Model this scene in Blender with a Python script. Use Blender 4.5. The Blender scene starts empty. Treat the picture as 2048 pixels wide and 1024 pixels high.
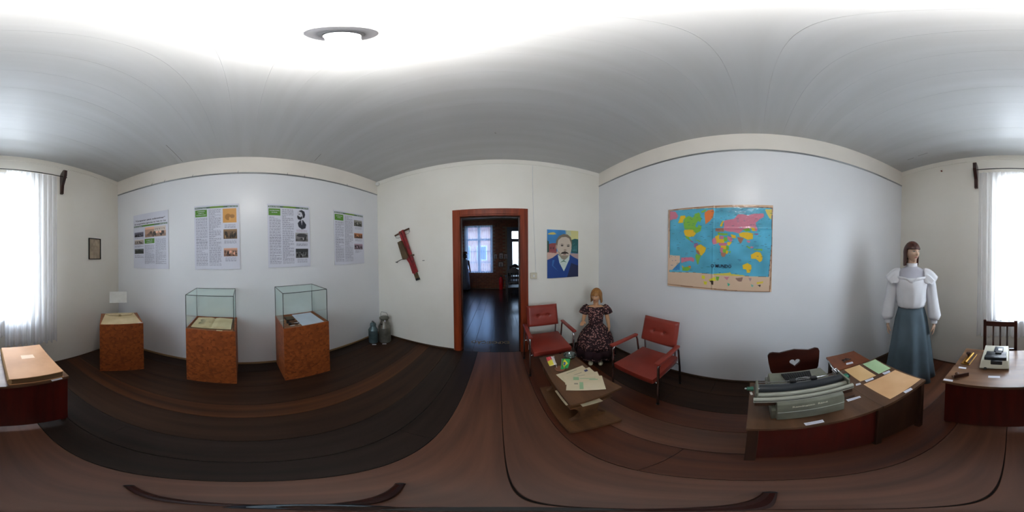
import bpy, bmesh, math, random
import numpy as np
from mathutils import Vector, Matrix
R_ = math.radians
random.seed(7)
S = bpy.context.scene
COL = S.collection
H0 = 1.55                                   # eye height of the panorama
WX0, WX1, WY0, WY1, HC = -2.0275, 1.5633, -1.9435, 2.2231, 2.983

# ------------------------------------------------------------------ camera
cd = bpy.data.cameras.new('camera'); cam = bpy.data.objects.new('camera', cd); COL.objects.link(cam)
cd.type = 'PANO'; cd.panorama_type = 'EQUIRECTANGULAR'; cd.clip_start = 0.02; cd.clip_end = 200
cam.location = (0, 0, H0)
_cy, _sy = math.cos(-0.08107254), math.sin(-0.08107254)
Rz = Matrix.Rotation(-0.08107254, 3, 'Z'); Rx = Matrix.Rotation(-0.01919361, 3, 'X'); Ry = Matrix.Rotation(0.0067074, 3, 'Y')
cam.rotation_mode = 'QUATERNION'
cam.rotation_quaternion = (Rz @ Rx @ Ry @ Matrix.Rotation(math.pi/2, 3, 'X')).to_quaternion()
S.camera = cam
# ------------------------------------------------------------------ world, exposure, light
LAMP_E = 35.0
SKY_E = 1.8
WIN_P = 20.5
w = bpy.data.worlds.new('sky'); S.world = w; w.use_nodes = True
nt = w.node_tree; bg = nt.nodes['Background']
tc = nt.nodes.new('ShaderNodeTexCoord'); sp = nt.nodes.new('ShaderNodeSeparateXYZ'); rp = nt.nodes.new('ShaderNodeValToRGB')
nt.links.new(tc.outputs['Generated'], sp.inputs[0]); nt.links.new(sp.outputs['Z'], rp.inputs[0]); nt.links.new(rp.outputs[0], bg.inputs[0])
rp.color_ramp.elements[0].color = (0.66, 0.82, 1.0, 1); rp.color_ramp.elements[1].color = (0.25, 0.5, 1.0, 1)
bg.inputs[1].default_value = SKY_E
S.cycles.transparent_max_bounces = 20; S.cycles.max_bounces = 8; S.cycles.diffuse_bounces = 4
S.view_settings.view_transform = 'Standard'; S.view_settings.look = 'None'
S.view_settings.exposure = 2.0; S.view_settings.gamma = 1.0; S.view_settings.use_curve_mapping = False

def portal(loc, rot, sx, sy):
    l = bpy.data.lights.new('daylight_portal', 'AREA'); l.shape = 'RECTANGLE'; l.size = sx; l.size_y = sy
    l.cycles.is_portal = True
    o = bpy.data.objects.new('daylight_portal', l); COL.objects.link(o); o.location = loc; o.rotation_euler = rot
l = bpy.data.lights.new('window_daylight', 'AREA'); l.shape = 'RECTANGLE'; l.size = .69; l.size_y = 1.78; l.energy = WIN_P; l.color = (.88, .94, 1.0)
o = bpy.data.objects.new('window_daylight', l); COL.objects.link(o); o.location = (-.1825, WY0-.16, 1.70); o.rotation_euler = (R_(90), 0, 0)
portal((-0.85, 7.06, 1.73), (R_(-90), 0, 0), 1.1, 2.05)
portal((0.74, 7.06, 1.5), (R_(-90), 0, 0), 0.42, 2.1)

# ------------------------------------------------------------------ helpers
def s2l(c):
    return tuple(((v/12.92) if v <= 0.04045 else ((v+0.055)/1.055)**2.4) for v in c)
def rgb(r, g, b): return s2l((r/255, g/255, b/255))
_M = {}
def mat(name, col=(.8,.8,.8), rough=.5, metal=0, col2=None, scale=(8,8,8), detail=4, lo=.35, hi=.65, bump=0, bscale=None,
        spec=.5, coat=0, emit=None, estr=0, trans=0, tex='NOISE', alpha=None):
    if name in _M: return _M[name]
    m = bpy.data.materials.new(name); m.use_nodes = True; n = m.node_tree.nodes; L = m.node_tree.links
    p = n['Principled BSDF']; p.inputs['Base Color'].default_value = (*col[:3], 1)
    p.inputs['Roughness'].default_value = rough; p.inputs['Metallic'].default_value = metal
    p.inputs['Specular IOR Level'].default_value = spec; p.inputs['Coat Weight'].default_value = coat
    p.inputs['Transmission Weight'].default_value = trans
    c = n.new('ShaderNodeTexCoord'); mp = n.new('ShaderNodeMapping'); mp.inputs['Scale'].default_value = scale
    L.new(c.outputs['Object'], mp.inputs[0])
    t = n.new('ShaderNodeTexNoise'); t.inputs['Scale'].default_value = 1; t.inputs['Detail'].default_value = detail
    L.new(mp.outputs[0], t.inputs['Vector'])
    if tex == 'VORO':
        v = n.new('ShaderNodeTexVoronoi'); v.inputs['Scale'].default_value = 1; L.new(mp.outputs[0], v.inputs['Vector'])
        src = v.outputs['Color']
        bw = n.new('ShaderNodeRGBToBW'); L.new(src, bw.inputs[0]); src = bw.outputs[0]
    else: src = t.outputs[0]
    if col2 is None: col2 = tuple(x*.9 for x in col[:3])
    r = n.new('ShaderNodeValToRGB'); r.color_ramp.elements[0].position = lo; r.color_ramp.elements[1].position = hi
    r.color_ramp.elements[0].color = (*col2[:3], 1); r.color_ramp.elements[1].color = (*col[:3], 1)
    L.new(src, r.inputs[0]); L.new(r.outputs[0], p.inputs['Base Color'])
    if bump:
        b = n.new('ShaderNodeBump'); b.inputs['Strength'].default_value = bump; b.inputs['Distance'].default_value = .01
        if bscale:
            mp2 = n.new('ShaderNodeMapping'); mp2.inputs['Scale'].default_value = bscale; L.new(c.outputs['Object'], mp2.inputs[0])
            t2 = n.new('ShaderNodeTexNoise'); t2.inputs['Scale'].default_value = 1; t2.inputs['Detail'].default_value = 3
            L.new(mp2.outputs[0], t2.inputs['Vector']); L.new(t2.outputs[0], b.inputs['Height'])
        else: L.new(src, b.inputs['Height'])
        L.new(b.outputs[0], p.inputs['Normal'])
    if emit:
        p.inputs['Emission Color'].default_value = (*emit, 1); p.inputs['Emission Strength'].default_value = estr
    _M[name] = m; return m
def attr_mat(name, rough=.5, coat=0, bump=0, bscale=(30,30,30), spec=.5):
    if name in _M: return _M[name]
    m = mat(name, rough=rough, coat=coat, bump=bump, bscale=bscale, spec=spec)
    n = m.node_tree.nodes; L = m.node_tree.links; p = n['Principled BSDF']
    a = n.new('ShaderNodeAttribute'); a.attribute_name = 'Col'
    L.new(a.outputs['Color'], p.inputs['Base Color']); return m
def glass_mat(name, tint, gloss=.12, rough=.02):
    m = bpy.data.materials.new(name); m.use_nodes = True; n = m.node_tree.nodes; L = m.node_tree.links; n.clear()
    o = n.new('ShaderNodeOutputMaterial'); mx = n.new('ShaderNodeMixShader'); t = n.new('ShaderNodeBsdfTransparent'); g = n.new('ShaderNodeBsdfGlossy')
    lw = n.new('ShaderNodeLayerWeight'); lw.inputs[0].default_value = .5
    pw = n.new('ShaderNodeMath'); pw.operation = 'POWER'; pw.inputs[1].default_value = 4.0; L.new(lw.outputs['Facing'], pw.inputs[0])
    md = n.new('ShaderNodeMath'); md.operation = 'MULTIPLY_ADD'; md.inputs[1].default_value = .7; md.inputs[2].default_value = gloss*.4; L.new(pw.outputs[0], md.inputs[0])
    t.inputs[0].default_value = (*tint, 1); g.inputs[0].default_value = (.9, 1, .97, 1); g.inputs[1].default_value = rough
    L.new(md.outputs[0], mx.inputs[0]); L.new(t.outputs[0], mx.inputs[1]); L.new(g.outputs[0], mx.inputs[2]); L.new(mx.outputs[0], o.inputs[0])
    _M[name] = m; return m
def sheer_mat(name, col, transp, tcol=(1,1,1)):
    m = bpy.data.materials.new(name); m.use_nodes = True; n = m.node_tree.nodes; L = m.node_tree.links; n.clear()
    o = n.new('ShaderNodeOutputMaterial'); m1 = n.new('ShaderNodeMixShader'); m2 = n.new('ShaderNodeMixShader')
    t = n.new('ShaderNodeBsdfTransparent'); tr = n.new('ShaderNodeBsdfTranslucent'); d = n.new('ShaderNodeBsdfDiffuse')
    for q in (tr, d): q.inputs[0].default_value = (*col, 1)
    t.inputs[0].default_value = (*tcol, 1)
    m1.inputs[0].default_value = .45; L.new(tr.outputs[0], m1.inputs[1]); L.new(d.outputs[0], m1.inputs[2])
    lw = n.new('ShaderNodeLayerWeight'); lw.inputs[0].default_value = .35
    mr = n.new('ShaderNodeMapRange'); mr.inputs['To Min'].default_value = 1-transp; mr.inputs['To Max'].default_value = 1
    tcx = n.new('ShaderNodeTexCoord'); mp = n.new('ShaderNodeMapping'); mp.inputs['Scale'].default_value = (60, 1, 4); nz = n.new('ShaderNodeTexNoise')
    nz.inputs['Scale'].default_value = 1; L.new(tcx.outputs['Object'], mp.inputs[0]); L.new(mp.outputs[0], nz.inputs['Vector'])
    ad = n.new('ShaderNodeMath'); ad.operation = 'MULTIPLY_ADD'; ad.inputs[1].default_value = .3; ad.use_clamp = True
    L.new(nz.outputs[0], ad.inputs[0]); L.new(lw.outputs['Facing'], ad.inputs[2])
    L.new(ad.outputs[0], mr.inputs[0]); L.new(mr.outputs[0], m2.inputs[0]); L.new(t.outputs[0], m2.inputs[1]); L.new(m1.outputs[0], m2.inputs[2])
    L.new(m2.outputs[0], o.inputs[0]); _M[name] = m; return m

class G:
    """collects shapes; build() links them as ONE mesh object"""
    def __init__(s, org=(0,0,0)): s.bm = bmesh.new(); s.o = Vector(org)
    def box(s, x0, x1, y0, y1, z0, z1, bev=0, M=None):
        r = bmesh.ops.create_cube(s.bm, size=1); vs = r['verts']
        T = Matrix.Translation(Vector(((x0+x1)/2,(y0+y1)/2,(z0+z1)/2))-s.o) @ Matrix.Diagonal((abs(x1-x0),abs(y1-y0),abs(z1-z0),1))
        if M is not None: T = Matrix.Translation(-s.o) @ M @ Matrix.Translation(Vector(((x0+x1)/2,(y0+y1)/2,(z0+z1)/2))) @ Matrix.Diagonal((abs(x1-x0),abs(y1-y0),abs(z1-z0),1))
        bmesh.ops.transform(s.bm, matrix=T, verts=vs)
        if bev:
            es = list({e for v in vs for e in v.link_edges})
            bmesh.ops.bevel(s.bm, geom=es, offset=bev, segments=2, affect='EDGES', profile=.5)
        return s
    def rings(s, rs, cap=True, closed=True, cap0=True):
        vv = [[s.bm.verts.new(Vector(p)-s.o) for p in r] for r in rs]
        n = len(vv[0])
        for a, b in zip(vv, vv[1:]):
            for i in range(n if closed else n-1):
                j = (i+1) % n
                s.bm.faces.new((a[i], a[j], b[j], b[i]))
        if cap:
            if cap0: s.bm.faces.new(vv[0][::-1])
            s.bm.faces.new(vv[-1])
        return s
    def tube(s, pts, rad, seg=10, cap=True, ovl=1.0):
        pts = [Vector(p) for p in pts]; n = len(pts)
        if not hasattr(rad, '__len__'): rad = [rad]*n
        up = None; rs = []
        for i, p in enumerate(pts):
            d = (pts[min(i+1,n-1)] - pts[max(i-1,0)]).normalized()
            if up is None:
                a = Vector((0,0,1)) if abs(d.z) < .9 else Vector((1,0,0))
                up = (a - d*a.dot(d)).normalized()
            else: up = (up - d*up.dot(d)).normalized()
            sd = d.cross(up)
            rs.append([p + (up*math.cos(2*math.pi*k/seg) + sd*math.sin(2*math.pi*k/seg)*ovl)*rad[i] for k in range(seg)])
        return s.rings(rs, cap)
    def lathe(s, prof, c=(0,0,0), seg=24, cap=True):
        c = Vector(c)
        return s.rings([[c+Vector((r*math.cos(2*math.pi*k/seg), r*math.sin(2*math.pi*k/seg), z)) for k in range(seg)] for r, z in prof], cap)
    def prism(s, poly, z0, z1):
        a = [s.bm.verts.new(Vector((p[0],p[1],z0))-s.o) for p in poly]; b = [s.bm.verts.new(Vector((p[0],p[1],z1))-s.o) for p in poly]
        s.bm.faces.new(a[::-1]); s.bm.faces.new(b); n = len(poly)
        for i in range(n): s.bm.faces.new((a[i], a[(i+1)%n], b[(i+1)%n], b[i]))
        return s
    def prism_xz(s, poly, y0, y1):
        a = [s.bm.verts.new(Vector((p[0],y0,p[1]))-s.o) for p in poly]; b = [s.bm.verts.new(Vector((p[0],y1,p[1]))-s.o) for p in poly]
        s.bm.faces.new(a); s.bm.faces.new(b[::-1]); n = len(poly)
        for i in range(n): s.bm.faces.new((a[i], b[i], b[(i+1)%n], a[(i+1)%n]))
        return s
    def ball(s, c, r, seg=12, rz=None, M=None):
        q = bmesh.ops.create_uvsphere(s.bm, u_segments=seg, v_segments=max(6, seg*2//3), radius=1)
        rr = r if hasattr(r, '__len__') else (r, r, r)
        T = Matrix.Translation(Vector(c)-s.o) @ (M or Matrix()) @ Matrix.Diagonal((*rr, 1))
        bmesh.ops.transform(s.bm, matrix=T, verts=q['verts']); return s
    def grid(s, fn, nu, nv):
        v = [[s.bm.verts.new(Vector(fn(i/nu, j/nv))-s.o) for j in range(nv+1)] for i in range(nu+1)]
        for i in range(nu):
            for j in range(nv): s.bm.faces.new((v[i][j], v[i+1][j], v[i+1][j+1], v[i][j+1]))
        return s
    def mesh(s, name, smooth=False):
        bmesh.ops.recalc_face_normals(s.bm, faces=s.bm.faces)
        me = bpy.data.meshes.new(name); s.bm.to_mesh(me); s.bm.free()
        if smooth:
            me.polygons.foreach_set('use_smooth', [True]*len(me.polygons))
            me.update()
        return me
    def build(s, name, m, parent=None, smooth=False, loc=None):
        me = s.mesh(name, smooth); me.materials.append(m)
        o = bpy.data.objects.new(name, me); COL.objects.link(o)
        if parent is not None: o.parent = parent
        else: o.location = s.o
        if loc is not None: o.location = loc
        if smooth == 'auto':
            me.set_sharp_from_angle(angle=R_(40))
        return o
def thing(name, label, cat, loc=(0,0,0), rz=0, group=None):
    o = bpy.data.objects.new(name, None); COL.objects.link(o); o.location = loc; o.rotation_euler = (0,0,rz)
    o.empty_display_size = .1
    o['label'] = label; o['category'] = cat
    if group: o['group'] = group
    return o
def tag(o, label, cat, group=None):
    o['label'] = label; o['category'] = cat
    if group: o['group'] = group
    return o
def struct(o): o['kind'] = 'structure'; return o
def lab(o, t): o['label'] = t; return o
def copy_tree(root, loc=None, rz=None, label=None):
    r = root.copy(); COL.objects.link(r)
    if loc is not None: r.location = loc
    if rz is not None: r.rotation_euler = (0,0,rz)
    if label: r['label'] = label
    for ch in root.children:
        c = ch.copy(); COL.objects.link(c); c.parent = r
        for g in ch.children:
            d = g.copy(); COL.objects.link(d); d.parent = c
    return r
def text(s, size, m, parent, name='lettering', loc=(0,0,0), align='LEFT', depth=.0006, bold=.0, rot=(R_(90),0,0), width=None):
    cu = bpy.data.curves.new('t', 'FONT'); cu.body = s; cu.size = size; cu.align_x = align; cu.extrude = depth; cu.offset = bold; cu.resolution_u = 2
    o = bpy.data.objects.new('t', cu); COL.objects.link(o)
    me = bpy.data.meshes.new_from_object(o); bpy.data.objects.remove(o); me.name = name
    if width:
        xs = [v.co.x for v in me.vertices]; k = width/max(1e-6, max(xs)-min(xs))
        for v in me.vertices: v.co.x *= k
    me.materials.clear(); me.materials.append(m)
    o = bpy.data.objects.new(name, me); COL.objects.link(o); o.location = loc; o.rotation_euler = rot
    if parent is not None: o.parent = parent
    return o
# --- painted print: small raster canvas -> vertex colours on a thin sheet
class Canvas:
    def __init__(s, w, h, col):
        s.w, s.h = w, h; s.a = np.empty((h, w, 3), np.float32); s.a[:] = np.array(col)/255.
        s.X, s.Y = np.meshgrid((np.arange(w)+.5)/w, 1-(np.arange(h)+.5)/h)
    def rect(s, u0, v0, u1, v1, c):
        s.a[(s.X>=u0)&(s.X<=u1)&(s.Y>=v0)&(s.Y<=v1)] = np.array(c)/255.; return s
    def inside(s, pts):
        m = np.zeros(s.X.shape, bool); n = len(pts)
        for i in range(n):
            x1, y1 = pts[i]; x2, y2 = pts[(i+1)%n]
            if y1 == y2: continue
            c = ((y1 > s.Y) != (y2 > s.Y)) & (s.X < (x2-x1)*(s.Y-y1)/(y2-y1)+x1)
            m ^= c
        return m
    def poly(s, pts, c, k=1.0):
        m = s.inside(pts); s.a[m] = s.a[m]*(1-k)+np.array(c)/255.*k; return s
    def ell(s, u, v, ru, rv, c, k=1.0):
        m = ((s.X-u)/ru)**2+((s.Y-v)/rv)**2 < 1; s.a[m] = s.a[m]*(1-k)+np.array(c)/255.*k; return s
    def blur(s, n=1):
        for _ in range(n):
            p = np.pad(s.a, ((1,1),(1,1),(0,0)), 'edge'); s.a = (p[1:-1,1:-1]*4+p[:-2,1:-1]+p[2:,1:-1]+p[1:-1,:-2]+p[1:-1,2:])/8
        return s
    def noise(s, amt, seed=1, res=24):
        g = np.random.RandomState(seed).rand(res, res); yi = (np.linspace(0, res-1.01, s.h)); xi = np.linspace(0, res-1.01, s.w)
        y0 = yi.astype(int); x0 = xi.astype(int); fy = (yi-y0)[:,None]; fx = (xi-x0)[None,:]
        n = g[y0][:,x0]*(1-fy)*(1-fx)+g[y0+1][:,x0]*fy*(1-fx)+g[y0][:,x0+1]*(1-fy)*fx+g[y0+1][:,x0+1]*fy*fx
        s.a = np.clip(s.a*(1+amt*(n-.5)[...,None]*2), 0, 1); return s
    def photo(s, u0, v0, u1, v1, base, seed):
        r = np.random.RandomState(seed); m = (s.X>=u0)&(s.X<=u1)&(s.Y>=v0)&(s.Y<=v1)
        s.a[m] = np.array(base)/255.
        du, dv = u1-u0, v1-v0; b = np.array(base)
        s.rect(u0, v0, u1, v0+dv*.3, b*.8)
        for k in range(16):
            cu = u0+du*r.uniform(.08,.92); cv = v0+dv*r.uniform(.15,.6); f = r.choice([.25,.4,1.35,.6])
            s.a[m & (((s.X-cu)/(du*r.uniform(.03,.08)))**2+((s.Y-cv)/(dv*r.uniform(.08,.22)))**2 < 1)] = np.clip(b*f,0,255)/255.
        s.rect(u0, v0+dv*.78, u1, v1, np.clip(b*1.25,0,255)); return s
    def column(s, u0, v0, u1, v1, n, seed, ink=(95,95,115), k=.6):
        r = np.random.RandomState(seed); dv = (v1-v0)/n
        for i in range(n):
            v = v1-(i+.75)*dv; u = u0
            end = u1 if r.rand() > .15 else u0+(u1-u0)*r.uniform(.3,.8)
            while u < end:
                l = r.uniform(.02,.07)
                m = (s.X>=u)&(s.X<=min(u+l,end))&(s.Y>=v)&(s.Y<=v+dv*.42)
                s.a[m] = s.a[m]*(1-k)+np.array(ink)/255.*k; u += l+.012
        return s
def sheet(c, W, Hh, name, m, parent, y=0.0, wave=None, thick=.002, back=True):
    """canvas -> one mesh: coloured front grid facing -y plus thin back"""
    nu, nv = c.w, c.h; us = np.linspace(0, 1, nu+1); vs = np.linspace(1, 0, nv+1)
    U, V = np.meshgrid(us, vs); Yv = np.full(U.shape, y)
    if wave is not None: Yv = Yv+wave(U, V)
    co = np.stack([(U-.5)*W, Yv, (V-.5)*Hh], -1).reshape(-1, 3)
    i = np.arange(nv)[:,None]*(nu+1)+np.arange(nu)[None,:]; i = i.ravel()
    q = np.stack([i, i+nu+1, i+nu+2, i+1], -1)
    me = bpy.data.meshes.new(name); n0 = len(co)
    edge = [*range(0, nu+1), *[(k)*(nu+1)+nu for k in range(1, nv+1)], *[nv*(nu+1)+k for k in range(nu-1,-1,-1)], *[k*(nu+1) for k in range(nv-1,0,-1)]]
    bc = co[edge]+np.array([0, thick, 0])
    if wave is not None and thick > .0015: bc[:, 1] = y+.001
    ne = len(edge)
    co2 = np.concatenate([co, bc]); sides = [(edge[k], edge[(k+1)%ne], n0+(k+1)%ne, n0+k) for k in range(ne)]
    me.from_pydata((co2 if back else co).tolist(), [], q.tolist()+(sides+[tuple(range(n0, n0+ne))] if back else []))
    ca = me.color_attributes.new('Col', 'FLOAT_COLOR', 'CORNER')
    lin = np.where(c.a <= .04045, c.a/12.92, ((c.a+.055)/1.055)**2.4).reshape(-1, 3)
    arr = np.ones((len(me.loops), 4), np.float32)
    arr[:len(q)*4, :3] = np.repeat(lin, 4, 0)
    arr[len(q)*4:, :3] = .6
    ca.data.foreach_set('color', arr.ravel()); me.materials.append(m); me.update()
    o = bpy.data.objects.new(name, me); COL.objects.link(o); o.parent = parent; return o
def wall_thing(name, label, cat, wall, u, z, off=0.0, group=None):
    if wall == 'L': loc, rz = (WX0+off, u, z), R_(90)
    if wall == 'R': loc, rz = (WX1-off, u, z), R_(-90)
    if wall == 'D': loc, rz = (u, WY1-off, z), 0
    if wall == 'W': loc, rz = (u, WY0+off, z), R_(180)
    return thing(name, label, cat, loc, rz, group)

# ------------------------------------------------------------------ materials
M_wall = mat('warm_white_paint', rgb(238,235,226), .42, col2=rgb(232,228,217), scale=(1.2,1.2,1.2), bump=.12, bscale=(9,9,9))
M_panel = mat('cool_white_panel', rgb(234,235,237), .33, col2=rgb(228,230,233), scale=(.9,.9,.9), bump=.10, bscale=(3,3,3))
M_band = mat('cream_band_paint', rgb(242,236,226), .5, scale=(1,1,1))
M_ceil = mat('ceiling_paint', rgb(200,201,201), .32, col2=rgb(194,195,194), scale=(.5,9,1), bump=.06, bscale=(1.2,16,1))
M_white = mat('white_lacquer', rgb(225,225,222), .35)
def wood(name, c1, c2, rough=.45, scale=(18,1.2,18), coat=0, bump=.15, lo=.3, hi=.7, spec=.5): return mat(name, c1, rough, col2=c2, scale=scale, detail=6, bump=bump, coat=coat, lo=lo, hi=hi, spec=spec)
M_fl = [wood('plank_worn_brown', rgb(118,72,49), rgb(82,47,30), .40, (14,.8,4), spec=.6),
        wood('plank_reddish_brown', rgb(100,50,26), rgb(66,32,17), .40, (14,.8,4), spec=.5),
        wood('plank_dark_brown', rgb(62,40,26), rgb(40,25,17), .46, (14,.8,4), spec=.25),
        wood('plank_black_brown', rgb(50,36,29), rgb(33,23,18), .46, (14,.8,4), spec=.25),
        wood('plank_scuffed_brown', rgb(92,54,30), rgb(52,31,20), .46, (14,.5,4), spec=.25)]
M_osb = mat('osb_varnished', rgb(166,86,38), .5, col2=rgb(118,54,22), scale=(34,34,34), tex='VORO', lo=.05, hi=.95, bump=.15)
M_osbtop = mat('osb_top', rgb(150,100,62), .5, col2=rgb(128,80,48), scale=(44,44,44), tex='VORO')
M_case = wood('door_casing_wood', rgb(148,62,30), rgb(104,40,18), .4, (20,20,1.5), spec=.25)
M_mahog = wood('mahogany_panel', rgb(92,22,12), rgb(58,14,8), .4, (22,22,1.5))
M_desk = wood('desk_top_wood', rgb(104,74,52), rgb(68,46,32), .32, (3,16,6), lo=.25, hi=.75)
M_deskw = wood('desk_top_light_wood', rgb(132,98,72), rgb(84,56,40), .28, (2.2,9,6), lo=.3, hi=.7)
M_dk = wood('dark_wood', rgb(58,30,18), rgb(38,18,10), .35, (10,10,2))
M_leg = wood('desk_leg_wood', rgb(70,44,28), rgb(44,26,16), .45, (12,12,2))
M_tab = wood('coffee_table_wood', rgb(112,74,44), rgb(72,46,26), .4, (14,2.2,8))
M_heart = wood('chair_dark_mahogany', rgb(62,24,14), rgb(34,12,8), .28, (4,4,9))
M_shelf = wood('reddish_shelf_wood', rgb(128,70,36), rgb(98,50,26), .35, (6,14,6))
M_base_l = mat('light_wood_strip', rgb(150,120,84), .5)
M_base_d = mat('dark_wood_strip', rgb(64,42,24), .5)
M_vinyl = mat('red_brown_vinyl', rgb(148,54,40), .35, col2=rgb(132,46,34), scale=(5,5,5), bump=.08, bscale=(60,60,60))
M_chrome = mat('chrome_tube', rgb(190,190,192), .18, 1)
M_alu = mat('aluminium', rgb(170,172,172), .3, 1)
M_steel = mat('dull_steel', rgb(130,130,126), .42, .9)
M_paper = mat('cream_paper', rgb(226,208,170), .7, scale=(5,5,5), col2=rgb(214,192,152))
M_white_card = mat('white_card', rgb(222,222,232), .6)
M_black = mat('black_rubber', rgb(24,24,26), .4)
M_blackm = mat('black_metal', rgb(20,20,20), .35, .3)
M_ink = mat('dark_ink', rgb(42,42,54), .6)
M_print = attr_mat('printed_sheet', .42, bump=.02)
M_glossp = attr_mat('laminated_print', .22, coat=.3, bump=.35, bscale=(26,26,26))
M_gl = glass_mat('vitrine_glass', (.974, .992, .984), .05)
M_glw = glass_mat('window_glass', (.97, .98, .98))
M_gledge = mat('glass_edge', rgb(40,60,56), .2)
M_skin = attr_mat('mannequin_skin', .5)
# ================================================================== ROOM SHELL
fl = struct(G((0,0,0)).box(WX0-.2, WX1+.2, WY0-.2, WY1+.07, -.12, -.021).build('floor', M_fl[3]))
edges = [-2.0275,-1.83,-1.53,-1.215,-1.03,-.735,-.50,-.305,.008,.29,.56,.80,1.037,1.30,1.5633]
tone  = [3,2,2,4,2,3,3,0,0,1,0,1,2,2]
for k,(a,b) in enumerate(zip(edges, edges[1:])):
    ys = [WY0, WY1+.0] if k in (7,8) else [WY0, WY0+random.uniform(1.2,2.9), WY1]
    if k < 5 : ys = [WY0, WY1]
    for y0, y1 in zip(ys, ys[1:]):
        g = G((0,0,0)); g.box(a+.0018, b-.0018, y0+.001, y1-.001, -.021, random.uniform(-.0012, 0)-.0003, bev=.0012)
        g.build('plank', M_fl[tone[k]], fl)
# ceiling boards
ce = struct(G((0,0,HC)).box(WX0-.2, WX1+.2, WY0-.2, WY1+.14, HC+.012, HC+.1).build('ceiling', M_white))
y = WY0; k = 0
ybs = [WY0]
while ybs[-1] < WY1-.1: ybs.append(min(WY1, WY0+.0 + (len(ybs))*.1894))
for a, b in zip(ybs, ybs[1:]):
    g = G((0,0,HC)); g.box(WX0, WX1, a+.0003, b-.0003, HC+random.uniform(0,.0008), HC+.0125); g.build('board', M_ceil, ce)
for (xa,ya,xb,yb_) in ((-1.985,-.748,-1.534,-.761),(-1.956,.953,-1.75,.944),(.953,-1.653,1.09,-1.658),(1.16,-1.672,1.263,-1.676)):
    g = G((0,0,HC)); d_ = Vector((xb-xa,yb_-ya,0)).normalized(); n_ = Vector((-d_.y,d_.x,0))*.0016
    g.prism([(xa+n_.x,ya+n_.y),(xa-n_.x,ya-n_.y),(xb-n_.x,yb_-n_.y),(xb+n_.x,yb_+n_.y)], HC-.0008, HC+.0005); g.build('crack', M_base_d, ce)
o = tag(G((-.024,1.571,HC)).tube([(-.024,1.571,HC),(-.024,1.571,HC-.012),(-.018,1.571,HC-.018),(-.012,1.571,HC-.012)], .0022, 6).build('ceiling_hook', M_steel), 'tiny dark hook in ceiling above and before the doorway', 'hook')
# walls --------------------------------------------------------------
T = .14
wl = struct(G((WX0,0,0)).box(WX0-T, WX0, WY0-T, WY1+T, -.02, HC+.05).build('wall_left', M_panel))
G((WX0,0,0)).box(WX0, WX0+.004, WY0, WY1, 2.708, HC).build('upper_band', M_band, wl)
wr = struct(G((WX1,0,0)).box(WX1, WX1+T, WY0-T, WY1+T, -.02, HC+.05).build('wall_right', M_panel))
G((WX1,0,0)).box(WX1-.004, WX1, WY0, WY1, 2.722, HC).build('upper_band', M_band, wr)
DX0, DX1, DZ = -.535, .296, 2.066
g = G((0,WY1,0))
g.box(WX0, DX0-.02, WY1, WY1+T, -.02, HC+.05).box(DX1+.02, WX1, WY1, WY1+T, -.02, HC+.05).box(DX0-.02, DX1+.02, WY1, WY1+T, DZ+.02, HC+.05)
wd = struct(g.build('wall_front', M_wall))
OX0, OX1, OZ0, OZ1 = -.53, .165, .80, 2.60
g = G((0,WY0,0))
g.box(WX0, OX0, WY0-T, WY0, -.02, HC+.05).box(OX1, WX1, WY0-T, WY0, -.02, HC+.05).box(OX0, OX1, WY0-T, WY0, OZ1, HC+.05).box(OX0, OX1, WY0-T, WY0, -.02, OZ0)
ww = struct(g.build('wall_back', M_wall))
# trims
struct(G((0,WY1,2.9)).box(WX0+.004, WX1-.004, WY1-.008, WY1, 2.905, HC).build('trim_1', M_wall))
struct(G((0,WY0,2.9)).box(WX0+.004, WX1-.004, WY0, WY0+.008, 2.905, HC).build('trim_2', M_wall))
struct(G((WX0,0,0)).box(WX0, WX0+.014, WY0, WY1, 0, .03, bev=.003).build('baseboard_left', M_base_l))
struct(G((WX1,0,0)).box(WX1-.018, WX1, WY0, WY1, 0, .022, bev=.004).build('baseboard_right', M_base_d))
struct(G((0,WY1,0)).box(WX0+.014, -.645, WY1-.018, WY1, 0, .026, bev=.004).box(.40, WX1-.018, WY1-.018, WY1, 0, .026, bev=.004).build('baseboard_front', M_base_d))
struct(G((0,WY0,0)).box(WX0+.014, WX1-.018, WY0, WY0+.014, 0, .014, bev=.003).build('baseboard_back', M_base_d))
# picture rails
pr = tag(G((WX0,0,2.7)).box(WX0, WX0+.016, WY0+.01, WY1-.01, 2.692, 2.710, bev=.003).build('picture_rail', M_alu), 'slim grey aluminium picture rail with hooks above the posters', 'rail')
for yy in (-1.238,-1.032,-.621,-.038,.589,.825,1.528):
    g = G((WX0,0,2.7)); g.tube([(WX0+.018,yy,2.715),(WX0+.024,yy,2.70),(WX0+.018,yy,2.688)], .0025, 6).tube([(WX0+.018,yy,2.715),(WX0+.008,yy+.006,2.738)], .002, 6); g.build('hook', M_steel, pr)
tag(G((WX1,0,2.7)).box(WX1-.016, WX1, WY0+.01, WY1-.01, 2.708, 2.724, bev=.003).build('picture_rail', M_alu), 'slim grey aluminium picture rail without hooks above world map', 'rail')
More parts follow.
